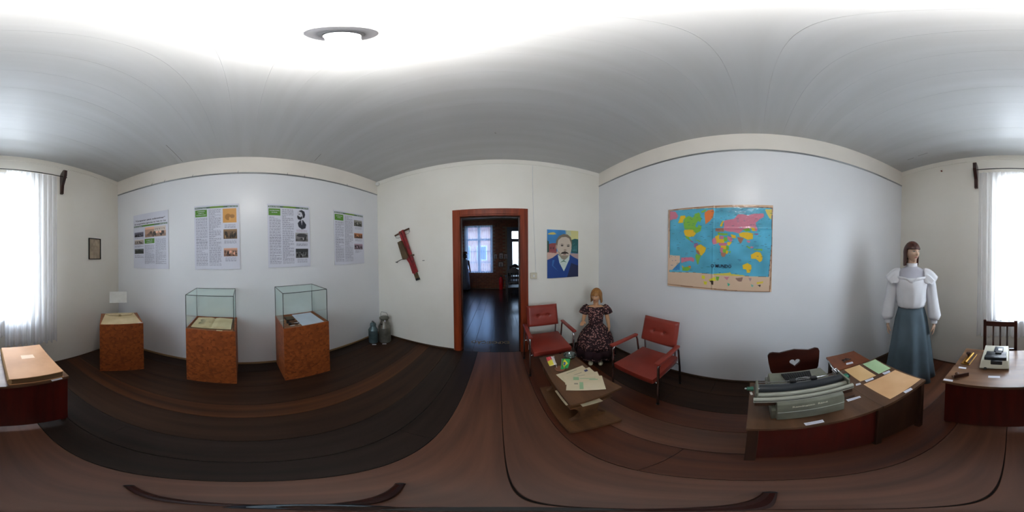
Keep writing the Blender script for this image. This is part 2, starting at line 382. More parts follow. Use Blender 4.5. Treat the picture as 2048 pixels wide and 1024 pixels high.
# small fittings
o = thing('junction_box', 'small round white junction box up in the ceiling corner', 'electrical box', (WX0+.045, WY1-.03, 2.915))
G().lathe([(.038,-.012),(.038,.012),(.03,.02)], seg=20).build('cover', M_white, o, smooth='auto').rotation_euler = (R_(90),0,R_(20))
o = thing('wall_clip', 'small brown clip high on window wall right of mannequin corner', 'clip', (.894, WY0+.012, 2.836))
G().box(-.008,.008,-.012,.012,-.022,.02,bev=.003).build('body', M_wall, o); G().box(-.009,.009,-.012,.014,-.034,-.018,bev=.003).build('tip', M_case, o)
tag(G((-1.108,WY1-.002,1.449)).tube([(-1.125,WY1-.003,1.449),(-1.09,WY1-.003,1.451)], .005, 8).build('wall_hook', M_steel), 'tiny grey hook on white wall right of red planter', 'hook')
# cord + switch
o = thing('light_switch', 'beige surface switch box with cord running up to ceiling', 'switch', (.478, WY1, 1.23))
G().box(-.048,.048,-.032,0,-.042,.042,bev=.006).build('switch_box', mat('beige_plastic', rgb(214,206,184), .4), o)
G().box(-.012,.012,-.038,-.032,-.016,.016,bev=.002).build('rocker', M_white, o)
g = G(); g.tube([(.032,-.006,.04),(.03,-.006,.2),(.012,-.006,.6),(.0,-.006,1.0),(-.006,-.006,1.35),(-.004,-.006,1.672)], .004, 6); g.build('cord', M_white, o)

# door ----------------------------------------------------------------
dr = bpy.data.objects.new('door_1', None); COL.objects.link(dr); dr.location = (0, WY1, 0); struct(dr)
O = (0,WY1,0)
def casing(x0, x1, z0, z1, name):
    g = G(O); g.box(x0, x1, WY1-.018, WY1, z0, z1, bev=.004)
    if z1-z0 > 1: g.box(x0+.02*(1 if x0 < 0 else 1), x1-.02, WY1-.028, WY1-.018, z0+.0, z1-.02, bev=.004)
    else: g.box(x0+.02, x1-.02, WY1-.028, WY1-.018, z0+.02, z1-.02, bev=.004)
    g.build(name, M_case, dr)
casing(-.640, -.537, 0, 2.172, 'casing'); casing(.298, .402, 0, 2.172, 'casing'); casing(-.537, .298, 2.068, 2.172, 'casing')
G(O).box(-.555, -.533, WY1-.004, WY1+T+.01, 0, 2.086).build('jamb', M_case, dr)
G(O).box(.294, .316, WY1-.004, WY1+T+.01, 0, 2.086).build('jamb', M_case, dr)
G(O).box(-.533, .294, WY1-.004, WY1+T+.01, 2.066, 2.086).build('head_jamb', M_case, dr)
G(O).box(-.533, -.515, WY1+.05, WY1+.065, 0, 2.066).box(.276, .294, WY1+.05, WY1+.065, 0, 2.066).box(-.515,.276,WY1+.05,WY1+.065,2.048,2.066).build('door_stop', M_dk, dr)
# window of the main room ----------------------------------------------
wn = bpy.data.objects.new('window_1', None); COL.objects.link(wn); wn.location = (0, WY0, 0); struct(wn)
Wy = WY0-.09; O = (0,WY0,0)
def bar(x0,x1,z0,z1,d=.03,n='frame'): G(O).box(x0,x1,Wy-d/2,Wy+d/2,z0,z1,bev=.003).build(n, M_white, wn)
bar(OX0,OX0+.05,OZ0,OZ1,.06); bar(OX1-.05,OX1,OZ0,OZ1,.06); bar(OX0+.05,OX1-.05,OZ1-.06,OZ1,.06); bar(OX0+.05,OX1-.05,OZ0,OZ0+.05,.06)
bar(OX0+.05,OX1-.05,2.13,2.20,.055,'transom_bar'); cx=(OX0+OX1)/2; bar(cx-.035,cx+.035,OZ0+.05,2.13,.05,'mullion'); bar(cx-.015,cx+.015,2.20,OZ1-.06,.03,'glazing_bar')
for zz in (1.24,1.68):
    bar(OX0+.05,cx-.035,zz-.01,zz+.01,.025,'glazing_bar'); bar(cx+.035,OX1-.05,zz-.01,zz+.01,.025,'glazing_bar')
for a,b,c,d in ((OX0+.05,cx-.035,OZ0+.05,2.13),(cx+.035,OX1-.05,OZ0+.05,2.13),(OX0+.05,OX1-.05,2.20,OZ1-.06)):
    G(O).box(a,b,Wy-.002,Wy+.002,c,d).build('pane', M_glw, wn)
G(O).box(OX0-.03,OX1+.03,WY0-.06,WY0+.03,OZ0-.025,OZ0,bev=.004).build('sill', M_white, wn)
# ================================================================== SECOND ROOM (seen through the doorway)
Y2 = 7.0; X20, X21, Z2 = -1.80, 2.2, 3.05
M_brickw = mat('mortar', rgb(150,118,92), .8)
f2 = struct(G((0,0,0)).box(X20-.2, X21+.2, WY1+.07, Y2+.2, -.12, -.021).build('floor_next_room', M_fl[3]))
M_fl2 = [wood('next_plank_brown', rgb(70,44,32), rgb(46,28,20), .22, (14,.8,4), spec=.9), wood('next_plank_dark', rgb(52,34,28), rgb(34,22,18), .22, (14,.8,4), spec=.9)]
x = X20; i = 0
while x < X21-.05:
    x2 = min(X21, x+random.uniform(.19,.27)); yb = [WY1, WY1+random.uniform(1.3,3.2), Y2]
    for a, b in zip(yb, yb[1:]):
        G().box(x+.0015, x2-.0015, a+.001, b-.001, -.021, -.0003-random.uniform(0,.001), bev=.001).build('plank', M_fl2[i%2], f2)
        i += 1 if random.random() < .6 else 0
    x = x2; i += 1
struct(G((0,0,Z2)).box(X20-.2,X21+.2,WY1+T,Y2+.2,Z2,Z2+.1).build('ceiling_next_room', mat('next_ceiling', rgb(206,200,190), .6)))
struct(G((X20,0,0)).box(X20-.15,X20,WY1+T,Y2+.15,-.02,Z2).build('wall_next_left', mat('next_wall_plaster', rgb(200,186,166), .7)))
struct(G((X21,0,0)).box(X21,X21+.15,WY1+T,Y2+.15,-.02,Z2).build('wall_next_right', _M['next_wall_plaster']))
struct(G((0,WY1,0)).box(X20,DX0-.56,WY1+T,WY1+T+.02,-.02,Z2).box(DX1+.5,X21,WY1+T,WY1+T+.02,-.02,Z2).build('wall_next_front', _M['next_wall_plaster']))
# far wall with window and door openings
A0,A1,AZ0,AZ1 = -1.40,-.30,.70,2.74      # window opening
B0,B1,BZ1 = .53,.95,2.52                 # glass door opening
g = G((0,Y2,0))
for a,b,c,d in ((X20,A0,-.02,Z2),(A0,A1,-.02,AZ0),(A0,A1,AZ1,Z2),(A1,B0,-.02,Z2),(B0,B1,BZ1,Z2),(B1,X21,-.02,Z2)): g.box(a,b,Y2,Y2+.15,c,d)
wf = struct(g.build('wall_far', M_brickw))
g = G((0,Y2,0)); rr = random.Random(3)
z = .03; row = 0
while z < Z2-.07:
    x = X20+(.0 if row%2 else -.11)
    while x < X21:
        a, b = max(x, X20), min(x+.208, X21)
        blocked = (b > A0 and a < A1 and z+.062 > AZ0 and z < AZ1) or (b > B0-.17 and a < B1+.1 and z < BZ1+.12)
        if b-a > .03 and not blocked:
            g.box(a, b, Y2-.008-rr.uniform(0,.006), Y2, z, z+.062)
        x += .22
    z += .074; row += 1
o = g.build('brickwork', mat('old_brick', rgb(166,94,62), .75, col2=rgb(110,60,40), scale=(5,5,12), lo=.3, hi=.7), wf); o['kind'] = 'stuff'
w2 = bpy.data.objects.new('window_2', None); COL.objects.link(w2); w2.location = (0, Y2, 0); struct(w2); O = (0,Y2,0)
M_wf2 = mat('pale_window_frame', rgb(190,196,204), .4)
def bar2(x0,x1,z0,z1,n='frame',p=w2,m=M_wf2,d=.04): G(O).box(x0,x1,Y2+.06-d/2,Y2+.06+d/2,z0,z1,bev=.003).build(n,m,p)
bar2(A0,A0+.06,AZ0,AZ1); bar2(A1-.06,A1,AZ0,AZ1); bar2(A0+.06,A1-.06,AZ1-.06,AZ1); bar2(A0+.06,A1-.06,AZ0,AZ0+.06)
mx = (A0+A1)/2; bar2(mx-.06,mx+.06,AZ0+.06,AZ1-.06,'mullion'); bar2(A0+.06,mx-.06,2.10,2.18,'transom_bar'); bar2(mx+.06,A1-.06,2.10,2.18,'transom_bar')
for zz in (1.15,1.62):
    bar2(A0+.06,mx-.06,zz-.015,zz+.015,'glazing_bar'); bar2(mx+.06,A1-.06,zz-.015,zz+.015,'glazing_bar')
G(O).box(A0+.06,A1-.06,Y2+.058,Y2+.062,AZ0+.06,AZ1-.06).build('pane', M_glw, w2)
d2 = bpy.data.objects.new('door_2', None); COL.objects.link(d2); d2.location = (0, Y2, 0); struct(d2)
M_dg = mat('grey_blue_door_paint', rgb(92,98,110), .45)
bar2(B0-.17,B0+.03,0,2.66,'casing',d2,M_dg,.16); bar2(B1-.02,B1+.10,0,2.66,'casing',d2,M_dg,.16); bar2(B0+.03,B1-.02,2.50,2.66,'casing',d2,M_dg,.16)
bar2(B0+.03,B1-.02,2.03,2.16,'transom_bar',d2,M_dg,.08); bar2(B0+.03,B1-.02,0,.75,'lower_panel',d2,M_dg,.05)
bar2(B0+.03,B0+.065,.75,2.03,'stile',d2,M_dg,.05); bar2(B1-.055,B1-.02,.75,2.03,'stile',d2,M_dg,.05)
G(O).box(B0+.065,B1-.055,Y2+.058,Y2+.062,.75,2.03).build('pane', M_glw, d2); G(O).box(B0+.03,B1-.02,Y2+.058,Y2+.062,2.16,2.50).build('pane', M_glw, d2)
for sgn in (1,-1):
    a = (B0+.03, 2.16) if sgn > 0 else (B0+.03, 2.50); b = (B1-.02, 2.50) if sgn > 0 else (B1-.02, 2.16)
    G(O).tube([(a[0],Y2+.05,a[1]),(b[0],Y2+.05,b[1])], .006, 6).build('grille', M_blackm, d2)
G(O).tube([(B0+.03,Y2+.05,2.33),(B1-.02,Y2+.05,2.33)], .006, 6).build('grille', M_blackm, d2)
# lettering on the floor
M_gold = mat('dull_gold_paint', rgb(150,120,66), .5)
o = text('EXPOSIÇÃO', .125, M_gold, None, 'floor_lettering', (.160, 2.575, .0006), 'LEFT', .0004, .001, (0,0,math.pi), width=.60)
tag(o, 'dull gold word painted on dark floor beyond doorway, upside down', 'lettering')
# ================================================================== OUTSIDE
gr = struct(G((0,0,-.6)).box(-40,40,-45,-2.25,-.62,-.6).box(-40,40,7.3,45,-.62,-.6).build('ground_outside', mat('pale_yard', rgb(186,178,160), .9)))
def house(name, label, x0,x1,y0,y1,z1,mw,face,roofh,cols,rows):
    o = thing(name, label, 'house', ((x0+x1)/2, y0, -.6))
    og = ((x0+x1)/2, y0, -.6)
    G(og).box(x0,x1,y0,y1,-.6,z1).build('wall', mw, o)
    ym = (y0+y1)/2
    g = G(og); g.rings([[(x0-.3,y0-.4,z1),(x0-.3,y1+.4,z1),(x0-.3,ym,z1+roofh)],[(x1+.3,y0-.4,z1),(x1+.3,y1+.4,z1),(x1+.3,ym,z1+roofh)]]); g.build('roof', mat('roof_tiles', rgb(150,78,52), .8, col2=rgb(120,58,40), scale=(6,6,6)), o)
    yf = y0 if face < 0 else y1
    for i in range(cols):
        for j in range(rows):
            cx = x0+(x1-x0)*(i+.5)/cols; cz = .9+j*2.6
            f = G(og).box(cx-.45,cx+.45,yf-.05*1,yf+.05,cz,cz+1.3,bev=.01).build('window', M_white, o)
            G(og).box(cx-.38,cx+.38,yf-.065,yf+.065,cz+.08,cz+1.22).build('pane', mat('far_window_glass', rgb(90,110,130), .15), f)
    return o
house('house', 'orange brick house seen through next room window', -5.2,.7,14.5,19,3.6, mat('orange_render', rgb(206,150,124), .8, col2=rgb(184,122,98), scale=(3,3,3)), -1, 1.4, 4, 1)
house('house', 'pale house outside curtained window behind small desk', -6,3,-16,-11,2.6, mat('pale_render', rgb(214,206,196), .8), 1, 1.3, 4, 1)
g = G((-1.2,-8.5,-.6)); g.box(-4,2.5,-8.6,-8.4,-.6,.75,bev=.02); tag(g.build('garden_wall', mat('garden_wall_render', rgb(206,160,120), .85)), 'low warm coloured garden wall outside window behind small desk', 'wall')

# ================================================================== LAMP
o = thing('ceiling_lamp', 'round white ceiling fitting with one bright cylindrical bulb', 'lamp', (-.24,.2,HC))
G().lathe([(.0,0),(.067,0),(.069,-.004),(.062,-.012),(.045,-.016),(.036,-.03),(.0,-.03)], seg=40, cap=False).build('canopy', mat('canopy_grey', (.17,.17,.18), .5), o, smooth='auto')
G().lathe([(.020,-.028),(.020,-.05),(.034,-.060),(.036,-.095)], seg=28).build('shading_socket', M_white, o, smooth='auto')  # socket with a wide housing added to keep bulb light off the canopy
m = mat('lit_bulb', (1,1,1), .4, emit=(1.0,.965,.93), estr=LAMP_E)
G().lathe([(.0,-.0955),(.033,-.096),(.034,-.11),(.034,-.285),(.029,-.31),(.016,-.325),(0,-.328)], seg=28, cap=False).build('bulb', m, o, smooth=True)
# ================================================================== CURTAINS AND BRACKETS
M_sheer = sheer_mat('sheer_voile', (.90,.90,.93), .60)
rr = random.Random(11)
def curtain(name, label, x0, x1, zt, zb, y, nf, seed, m, scallop=.03, group=None, amp=.022):
    r = random.Random(seed); ph = [r.uniform(0, 6.28) for _ in range(4)]
    def fn(u, v):
        x = x0+(x1-x0)*u; d = .35+.65*v
        f = math.sin(u*nf*6.283+ph[0]+.6*math.sin(u*9+ph[1]))*amp*d + .4*amp*math.sin(u*nf*2.3*6.283+ph[2]+v*1.3)*d
        bot = zb+scallop*abs(math.sin(u*nf*3.1416))*.9
        return (x+.008*math.sin(u*nf*6.283+1)*v, y+f, zt+(bot-zt)*v)
    g = G((x0, y, zb)); g.grid(fn, nf*10, 24)
    o = g.build(name, m, None, smooth=True); tag(o, label, 'curtain', group)
    return o
c1 = curtain('sheer_curtain', 'sheer white curtain panel nearer the small framed document', -.845, -.215, 2.672, .44, WY0+.112, 9, 1, M_sheer, amp=.020)
c2 = curtain('sheer_curtain', 'sheer white curtain panel behind the slatted chair', -.250, .385, 2.672, .55, WY0+.050, 9, 2, M_sheer, amp=.016)
g = G((-.2,WY0+.1,2.67)); g.tube([(-.99,WY0+.1,2.695),(.44,WY0+.1,2.695)], .006, 8)
tag(g.build('curtain_rod', M_blackm), 'thin dark curtain rod above the sheer window curtains', 'rod')
def bracket(x, label):
    o = thing('curtain_bracket', label, 'bracket', (x, WY0, 2.46), 0, 'curtain brackets')
    pts = [(.0,.0),(.035,.0),(.05,.12),(.13,.25),(.14,.33),(.10,.35),(.04,.33),(0,.30)]
    g = G(); a = [g.bm.verts.new((-.02, p[0], p[1])) for p in pts]; b = [g.bm.verts.new((.02, p[0], p[1])) for p in pts]
    g.bm.faces.new(a); g.bm.faces.new(b[::-1])
    for i in range(len(pts)): g.bm.faces.new((a[i], a[(i+1)%len(pts)], b[(i+1)%len(pts)], b[i]))
    g.build('bracket_arm', M_heart, o); return o
bracket(-.955, 'dark wooden curtain bracket nearer the small framed document'); bracket(.425, 'dark wooden curtain bracket nearer the mannequin in white blouse')
curtain('sheer_curtain', 'bluish sheer curtain over the next room window', -1.47, -.24, 2.74, .70, Y2-.12, 14, 5, sheer_mat('sheer_blue_voile', (.78,.85,1), .70, (.62,.78,1)))
# ================================================================== WALL PIECES
# framed document
o = wall_thing('framed_document', 'small yellowed document in thin black frame beside window', 'picture frame', 'W', -1.511, 1.707)
W_, H_ = .112, .158
g = G(); g.box(-W_,W_,-.02,0,H_-.010,H_).box(-W_,W_,-.02,0,-H_,-H_+.010).box(-W_,-W_+.010,-.02,0,-H_+.010,H_-.010).box(W_-.010,W_,-.02,0,-H_+.010,H_-.010); g.build('frame', M_blackm, o)
c = Canvas(60, 84, (172,156,134)).noise(.12, 4, 8); c.rect(.46,.88,.5,.94,(130,105,88))
for i in range(14): c.rect(.16,.78-i*.045,.16+.68*(.7+.3*random.random()),.785-i*.045,(150,132,110))
sheet(c, 2*W_-.02, 2*H_-.02, 'document', M_print, o, -.006)
# posters
GREEN = (84,140,40)
def poster(y0, y1, z0, z1, kind, label):
    W, Hh = y1-y0, z1-z0
    o = wall_thing('exhibition_poster', label, 'poster', 'L', (y0+y1)/2, (z0+z1)/2, .001, 'exhibition posters')
    c = Canvas(150, 214, (216,218,230)); c.noise(.02, kind, 6)
    if kind == 1:
        c.rect(.02,.757,.97,.783,(96,120,96)); c.rect(.30,.757,.62,.783,GREEN)
        c.photo(.035,.575,.31,.665,(96,94,110),1); c.photo(.36,.555,.93,.735,(190,150,125),2); c.rect(.62,.65,.93,.735,(212,200,188))
        for q in range(9): c.rect(.65+q*.03,.675+.01*(q%2),.662+q*.03,.70,(140,110,95))
        c.photo(.035,.44,.31,.525,(168,156,148),3); c.photo(.035,.265,.31,.355,(80,84,84),4); c.poly([(.05,.28),(.17,.345),(.30,.31),(.30,.27)],(48,52,46))
        c.rect(.345,.445,.625,.53,GREEN)
        c.column(.345,.08,.625,.42,30,5); c.column(.655,.08,.935,.52,40,6); c.column(.04,.38,.31,.42,4,7); c.column(.04,.545,.31,.57,3,8); c.column(.04,.19,.31,.25,6,9)
    else:
        c.rect(.02,.945,.97,.972,(84,112,92)); c.rect(.36,.945,.66,.972,(104,144,48))
        c.rect(.025,.815,.295,.925,GREEN)
        c.column(.04,.05,.30,.80,48,kind*7); c.column(.335,.05,.60,.925,54,kind*7+1)
        if kind == 2:
            c.photo(.645,.70,.94,.925,(222,160,80),21); c.rect(.645,.70,.94,.925,(222,162,84)); c.ell(.76,.79,.07,.05,(176,122,56)); c.ell(.85,.80,.05,.03,(170,120,60)); c.ell(.80,.76,.02,.03,(226,170,96))
            c.photo(.655,.455,.945,.60,(120,96,70),22); c.photo(.655,.19,.945,.315,(176,132,110),23)
            c.column(.68,.62,.92,.68,4,24); c.column(.67,.38,.93,.44,4,25); c.column(.69,.12,.92,.18,4,26)
        if kind == 3:
            D = (40,42,52)
            c.ell(.775,.865,.085,.055,(205,206,216)); c.poly([(.73,.905),(.80,.925),(.87,.90),(.89,.85),(.87,.80),(.83,.785),(.825,.84),(.80,.885),(.76,.895)], D)
            c.poly([(.70,.835),(.69,.80),(.71,.765),(.77,.755),(.82,.785),(.81,.82),(.77,.80),(.73,.815)], D); c.ell(.745,.85,.018,.006, D)
            c.poly([(.72,.64),(.70,.70),(.76,.745),(.83,.755),(.91,.68),(.89,.62),(.80,.60)], (48,50,62)); c.poly([(.78,.745),(.82,.75),(.80,.66)], (190,190,200))
            c.photo(.64,.40,.945,.54,(130,128,130),32); c.ell(.80,.50,.13,.03,(70,70,74)); c.photo(.64,.14,.945,.285,(112,112,112),33); c.rect(.64,.235,.945,.285,(56,58,60))
            c.column(.67,.555,.93,.60,4,34,(150,110,130)); c.column(.66,.33,.93,.385,4,35); c.column(.68,.06,.92,.125,5,36)
        if kind == 4:
            c.photo(.645,.74,.94,.86,(120,118,112),41); c.photo(.65,.50,.945,.60,(160,104,72),42); c.photo(.65,.28,.945,.39,(140,120,134),43)
            c.column(.68,.675,.92,.73,4,44); c.column(.68,.44,.92,.49,4,45); c.column(.68,.21,.92,.27,5,46)
    c.blur(1)
    sheet(c, W, Hh, 'print', M_print, o, -.008, thick=.006)
    X = lambda u: (u-.5)*W
    Z = lambda v: (v-.5)*Hh
    if kind == 1:
        text('“Cooperar para sobreviver”', .034, M_ink, o, 'lettering', (X(.06), -.009, Z(.865)), 'LEFT', .0004, .0008, width=W*.86)
        text('as cooperativas agrícolas no Vale do Caí', .026, M_ink, o, 'lettering', (X(.04), -.009, Z(.81)), 'LEFT', .0004, .0006, width=W*.90)
        text('Museu do Imigrante', .017, M_white_card, o, 'lettering', (X(.035), -.009, Z(.763)), 'LEFT', .0004, .0003)
        text('Junho / Julho 2012', .015, M_white_card, o, 'lettering', (X(.96), -.009, Z(.763)), 'RIGHT', .0004, .0003)
        ls = ['A origem das', 'cooperativas']; cx, top, sz = .485, .492, .019
    else:
        text('Museu do Imigrante', .018, M_white_card, o, 'lettering', (X(.035), -.009, Z(.951)), 'LEFT', .0004, .0003)
        text('Junho / Julho 2012', .016, M_white_card, o, 'lettering', (X(.96), -.009, Z(.951)), 'RIGHT', .0004, .0003)
        ls = {2: ['A IMIGRAÇÃO', 'ALEMÃ E O', 'COOPERATIVISMO'], 3: ['COOPERATIVISMO', 'NO BRASIL'], 4: ['COOPERATIVAS', 'DE LEITE']}[kind]; cx, top, sz = .16, .885 if kind > 2 else .895, .0155
    for i, t_ in enumerate(ls): text(t_, sz, M_white_card, o, 'lettering', (X(cx), -.009, Z(top-i*.03)), 'CENTER', .0004, .0003)
poster(-1.595,-.985,1.405,2.245,1,'white poster with bold title line, leftmost by the corner pedestal')
poster(-.612,-.035,1.405,2.243,2,'white poster with orange picture at its top right corner')
poster(.318,.888,1.413,2.240,3,'white poster with black bearded man portrait in profile')
poster(1.275,1.860,1.410,2.240,4,'white poster nearest to the milk cans, three small photos')
# world map
MP = {"sib":[[0.018,0.979],[0.082,0.965],[0.113,0.904],[0.095,0.867],[0.056,0.865],[0.02,0.853]],"alaska":[[0.137,0.901],[0.187,0.902],[0.194,0.87],[0.17,0.847],[0.165,0.809],[0.112,0.81],[0.127,0.857]],"canada":[[0.18,0.865],[0.226,0.892],[0.267,0.863],[0.296,0.916],[0.326,0.901],[0.356,0.85],[0.342,0.802],[0.322,0.822],[0.303,0.792],[0.293,0.756],[0.313,0.737],[0.328,0.773],[0.357,0.753],[0.348,0.694],[0.299,0.666],[0.269,0.715],[0.182,0.727],[0.17,0.802]],"isl":[[0.35,0.937],[0.402,0.959],[0.393,0.933],[0.355,0.917]],"isl2":[[0.277,0.906],[0.326,0.926],[0.35,0.887],[0.307,0.884]],"green":[[0.384,0.921],[0.421,0.949],[0.467,0.952],[0.477,0.921],[0.464,0.855],[0.432,0.809],[0.395,0.775],[0.389,0.835],[0.384,0.884]],"usa":[[0.182,0.72],[0.269,0.715],[0.301,0.666],[0.28,0.631],[0.23,0.626],[0.188,0.646],[0.175,0.696]],"mex":[[0.19,0.64],[0.23,0.626],[0.24,0.602],[0.261,0.583],[0.23,0.588],[0.199,0.615]],"cam":[[0.235,0.59],[0.271,0.571],[0.281,0.553],[0.251,0.566]],"carib":[[0.28,0.595],[0.335,0.582],[0.359,0.564],[0.33,0.57]],"col":[[0.286,0.547],[0.316,0.553],[0.331,0.523],[0.297,0.494],[0.282,0.506]],"bra":[[0.306,0.517],[0.35,0.535],[0.403,0.494],[0.394,0.448],[0.361,0.401],[0.342,0.412],[0.331,0.459],[0.302,0.476]],"per":[[0.304,0.476],[0.331,0.459],[0.347,0.412],[0.327,0.418],[0.307,0.441]],"arg":[[0.302,0.423],[0.357,0.401],[0.342,0.365],[0.329,0.295],[0.319,0.3],[0.301,0.376]],"rus":[[0.565,0.81],[0.605,0.82],[0.658,0.831],[0.692,0.883],[0.744,0.883],[0.779,0.872],[0.822,0.89],[0.918,0.898],[0.923,0.858],[0.884,0.827],[0.85,0.786],[0.855,0.746],[0.868,0.713],[0.856,0.684],[0.825,0.734],[0.782,0.7],[0.738,0.699],[0.704,0.659],[0.66,0.676],[0.607,0.682],[0.562,0.7],[0.57,0.757]],"sca":[[0.53,0.752],[0.551,0.804],[0.565,0.81],[0.552,0.746],[0.539,0.74]],"eur":[[0.493,0.724],[0.562,0.723],[0.571,0.682],[0.517,0.683],[0.489,0.689]],"tur":[[0.508,0.672],[0.607,0.659],[0.598,0.637],[0.517,0.643]],"chi":[[0.704,0.659],[0.739,0.676],[0.8,0.672],[0.83,0.661],[0.827,0.6],[0.783,0.588],[0.74,0.615],[0.709,0.626]],"mon":[[0.738,0.705],[0.79,0.722],[0.808,0.689],[0.765,0.682]],"man":[[0.807,0.734],[0.842,0.723],[0.847,0.69],[0.821,0.689]],"ind":[[0.687,0.62],[0.748,0.609],[0.732,0.565],[0.719,0.542],[0.701,0.575]],"ira":[[0.629,0.653],[0.674,0.637],[0.678,0.609],[0.643,0.608]],"sau":[[0.599,0.631],[0.639,0.614],[0.652,0.586],[0.631,0.563],[0.603,0.597]],"sea":[[0.77,0.582],[0.805,0.577],[0.801,0.555],[0.779,0.56]],"in1":[[0.771,0.526],[0.811,0.5],[0.802,0.488],[0.772,0.51]],"in2":[[0.81,0.516],[0.837,0.511],[0.828,0.494],[0.806,0.499]],"in3":[[0.837,0.489],[0.915,0.486],[0.911,0.469],[0.837,0.476]],"jap":[[0.839,0.661],[0.878,0.662],[0.869,0.645],[0.843,0.65]],"aus":[[0.812,0.422],[0.859,0.457],[0.894,0.452],[0.916,0.403],[0.913,0.359],[0.891,0.341],[0.856,0.379],[0.817,0.378]],"a1":[[0.463,0.598],[0.495,0.62],[0.505,0.54],[0.468,0.534],[0.458,0.575]],"a2":[[0.486,0.626],[0.526,0.648],[0.527,0.574],[0.505,0.54],[0.495,0.597]],"a3":[[0.527,0.631],[0.567,0.631],[0.563,0.597],[0.536,0.597]],"a4":[[0.567,0.62],[0.599,0.614],[0.599,0.574],[0.568,0.563]],"a5":[[0.518,0.597],[0.568,0.597],[0.573,0.552],[0.519,0.552]],"a6":[[0.599,0.563],[0.644,0.563],[0.618,0.518],[0.6,0.529]],"a7":[[0.542,0.523],[0.591,0.524],[0.592,0.479],[0.542,0.484]],"a8":[[0.591,0.524],[0.613,0.518],[0.618,0.474],[0.592,0.473]],"a9":[[0.519,0.552],[0.6,0.552],[0.591,0.518],[0.528,0.518]],"b1":[[0.533,0.495],[0.565,0.495],[0.565,0.439],[0.538,0.444]],"b2":[[0.543,0.439],[0.597,0.44],[0.579,0.395],[0.557,0.389],[0.543,0.416]],"b3":[[0.556,0.478],[0.601,0.479],[0.601,0.44],[0.565,0.434]],"b4":[[0.592,0.468],[0.614,0.457],[0.601,0.423],[0.588,0.434]],"mad":[[0.614,0.451],[0.632,0.463],[0.628,0.429]],"tri":[[0.93,0.946],[0.991,0.952],[0.988,0.832],[0.971,0.842],[0.944,0.9]],"inset":[[0.021,0.4],[0.136,0.396],[0.138,0.213],[0.017,0.208]],"insb":[[0.137,0.316],[0.138,0.213],[0.052,0.211]],"pk":[[0.149,0.372],[0.263,0.381],[0.288,0.364],[0.284,0.322],[0.243,0.338],[0.181,0.318],[0.152,0.304]],"g2":[[0.166,0.25],[0.234,0.266],[0.254,0.243],[0.224,0.211],[0.167,0.211]],"o2":[[0.218,0.271],[0.254,0.273],[0.252,0.243]],"y2":[[0.155,0.274],[0.177,0.263],[0.172,0.238]],"ant":[[0.477,0.192],[0.613,0.21],[0.631,0.219],[0.64,0.2],[0.754,0.188],[0.763,0.179],[0.478,0.177]],"nz":[[0.74,0.304],[0.783,0.328],[0.818,0.307],[0.821,0.268],[0.806,0.217],[0.78,0.217],[0.775,0.255],[0.745,0.26]],"ocean":[[0.02,0.982],[0.276,0.975],[0.513,0.967],[0.778,0.966],[0.991,0.962],[0.993,0.549],[0.972,0.176],[0.746,0.182],[0.523,0.189],[0.285,0.197],[0.023,0.183]],"l1":[[0.364,0.167],[0.398,0.164],[0.394,0.122],[0.365,0.132]],"l2":[[0.384,0.098],[0.418,0.094],[0.413,0.058],[0.39,0.062]],"l3":[[0.432,0.119],[0.492,0.158],[0.501,0.112],[0.441,0.108]],"l4":[[0.501,0.164],[0.533,0.161],[0.524,0.114],[0.506,0.118]],"l5":[[0.436,0.108],[0.478,0.111],[0.477,0.064],[0.46,0.062],[0.455,0.091]],"l6":[[0.606,0.096],[0.633,0.08],[0.615,0.05]],"l7":[[0.676,0.151],[0.746,0.165],[0.734,0.114],[0.703,0.118]],"l8":[[0.868,0.112],[0.929,0.124],[0.921,0.102],[0.869,0.089]],"l9":[[0.817,0.088],[0.843,0.072],[0.826,0.054]],"la":[[0.573,0.163],[0.623,0.165],[0.605,0.125]],"lb":[[0.878,0.078],[0.904,0.084],[0.9,0.056]],"lc":[[0.794,0.161],[0.824,0.156],[0.812,0.116]],"title":[[0.453,0.3],[0.643,0.301],[0.643,0.268],[0.453,0.26]],"fold":[[0.018,0.687],[0.995,0.678],[0.518,0.973],[0.5,0.188]],"outer":[[0.003,1.0],[0.276,0.995],[0.531,0.99],[0.778,0.983],[1.004,0.972],[1.01,0.833],[1.003,0.471],[0.988,-0.002],[0.748,-0.001],[0.433,0.012],[-0.015,0.015],[-0.007,0.354],[-0.005,0.675]]}
o = wall_thing('world_map', 'large old laminated world map in blue ocean colours', 'map', 'R', .375, 1.615, .004)
c = Canvas(320, 252, (222,188,158)); c.a[:] = np.array((222,188,158))/255
c.noise(.08, 9, 10)
BL,PK,YE,GN,OR,PU,BR,BG = (88,178,208),(214,128,150),(240,196,44),(128,190,70),(238,132,66),(160,110,150),(176,120,96),(226,200,176)
c.poly(MP['outer'], (150,110,84)); c.poly([(.5+(u-.5)*.985, .5+(v-.5)*.982) for u, v in MP['outer']], (224,194,166))
c.poly([(.5+(u-.5)*1.008, .5+(v-.5)*1.006) for u, v in MP['ocean']], (110,70,60)); c.poly(MP['ocean'], BL)
msk = c.inside(MP['ocean']); sv = c.a.copy(); c.noise(.10, 12, 14); c.a[~msk] = sv[~msk]
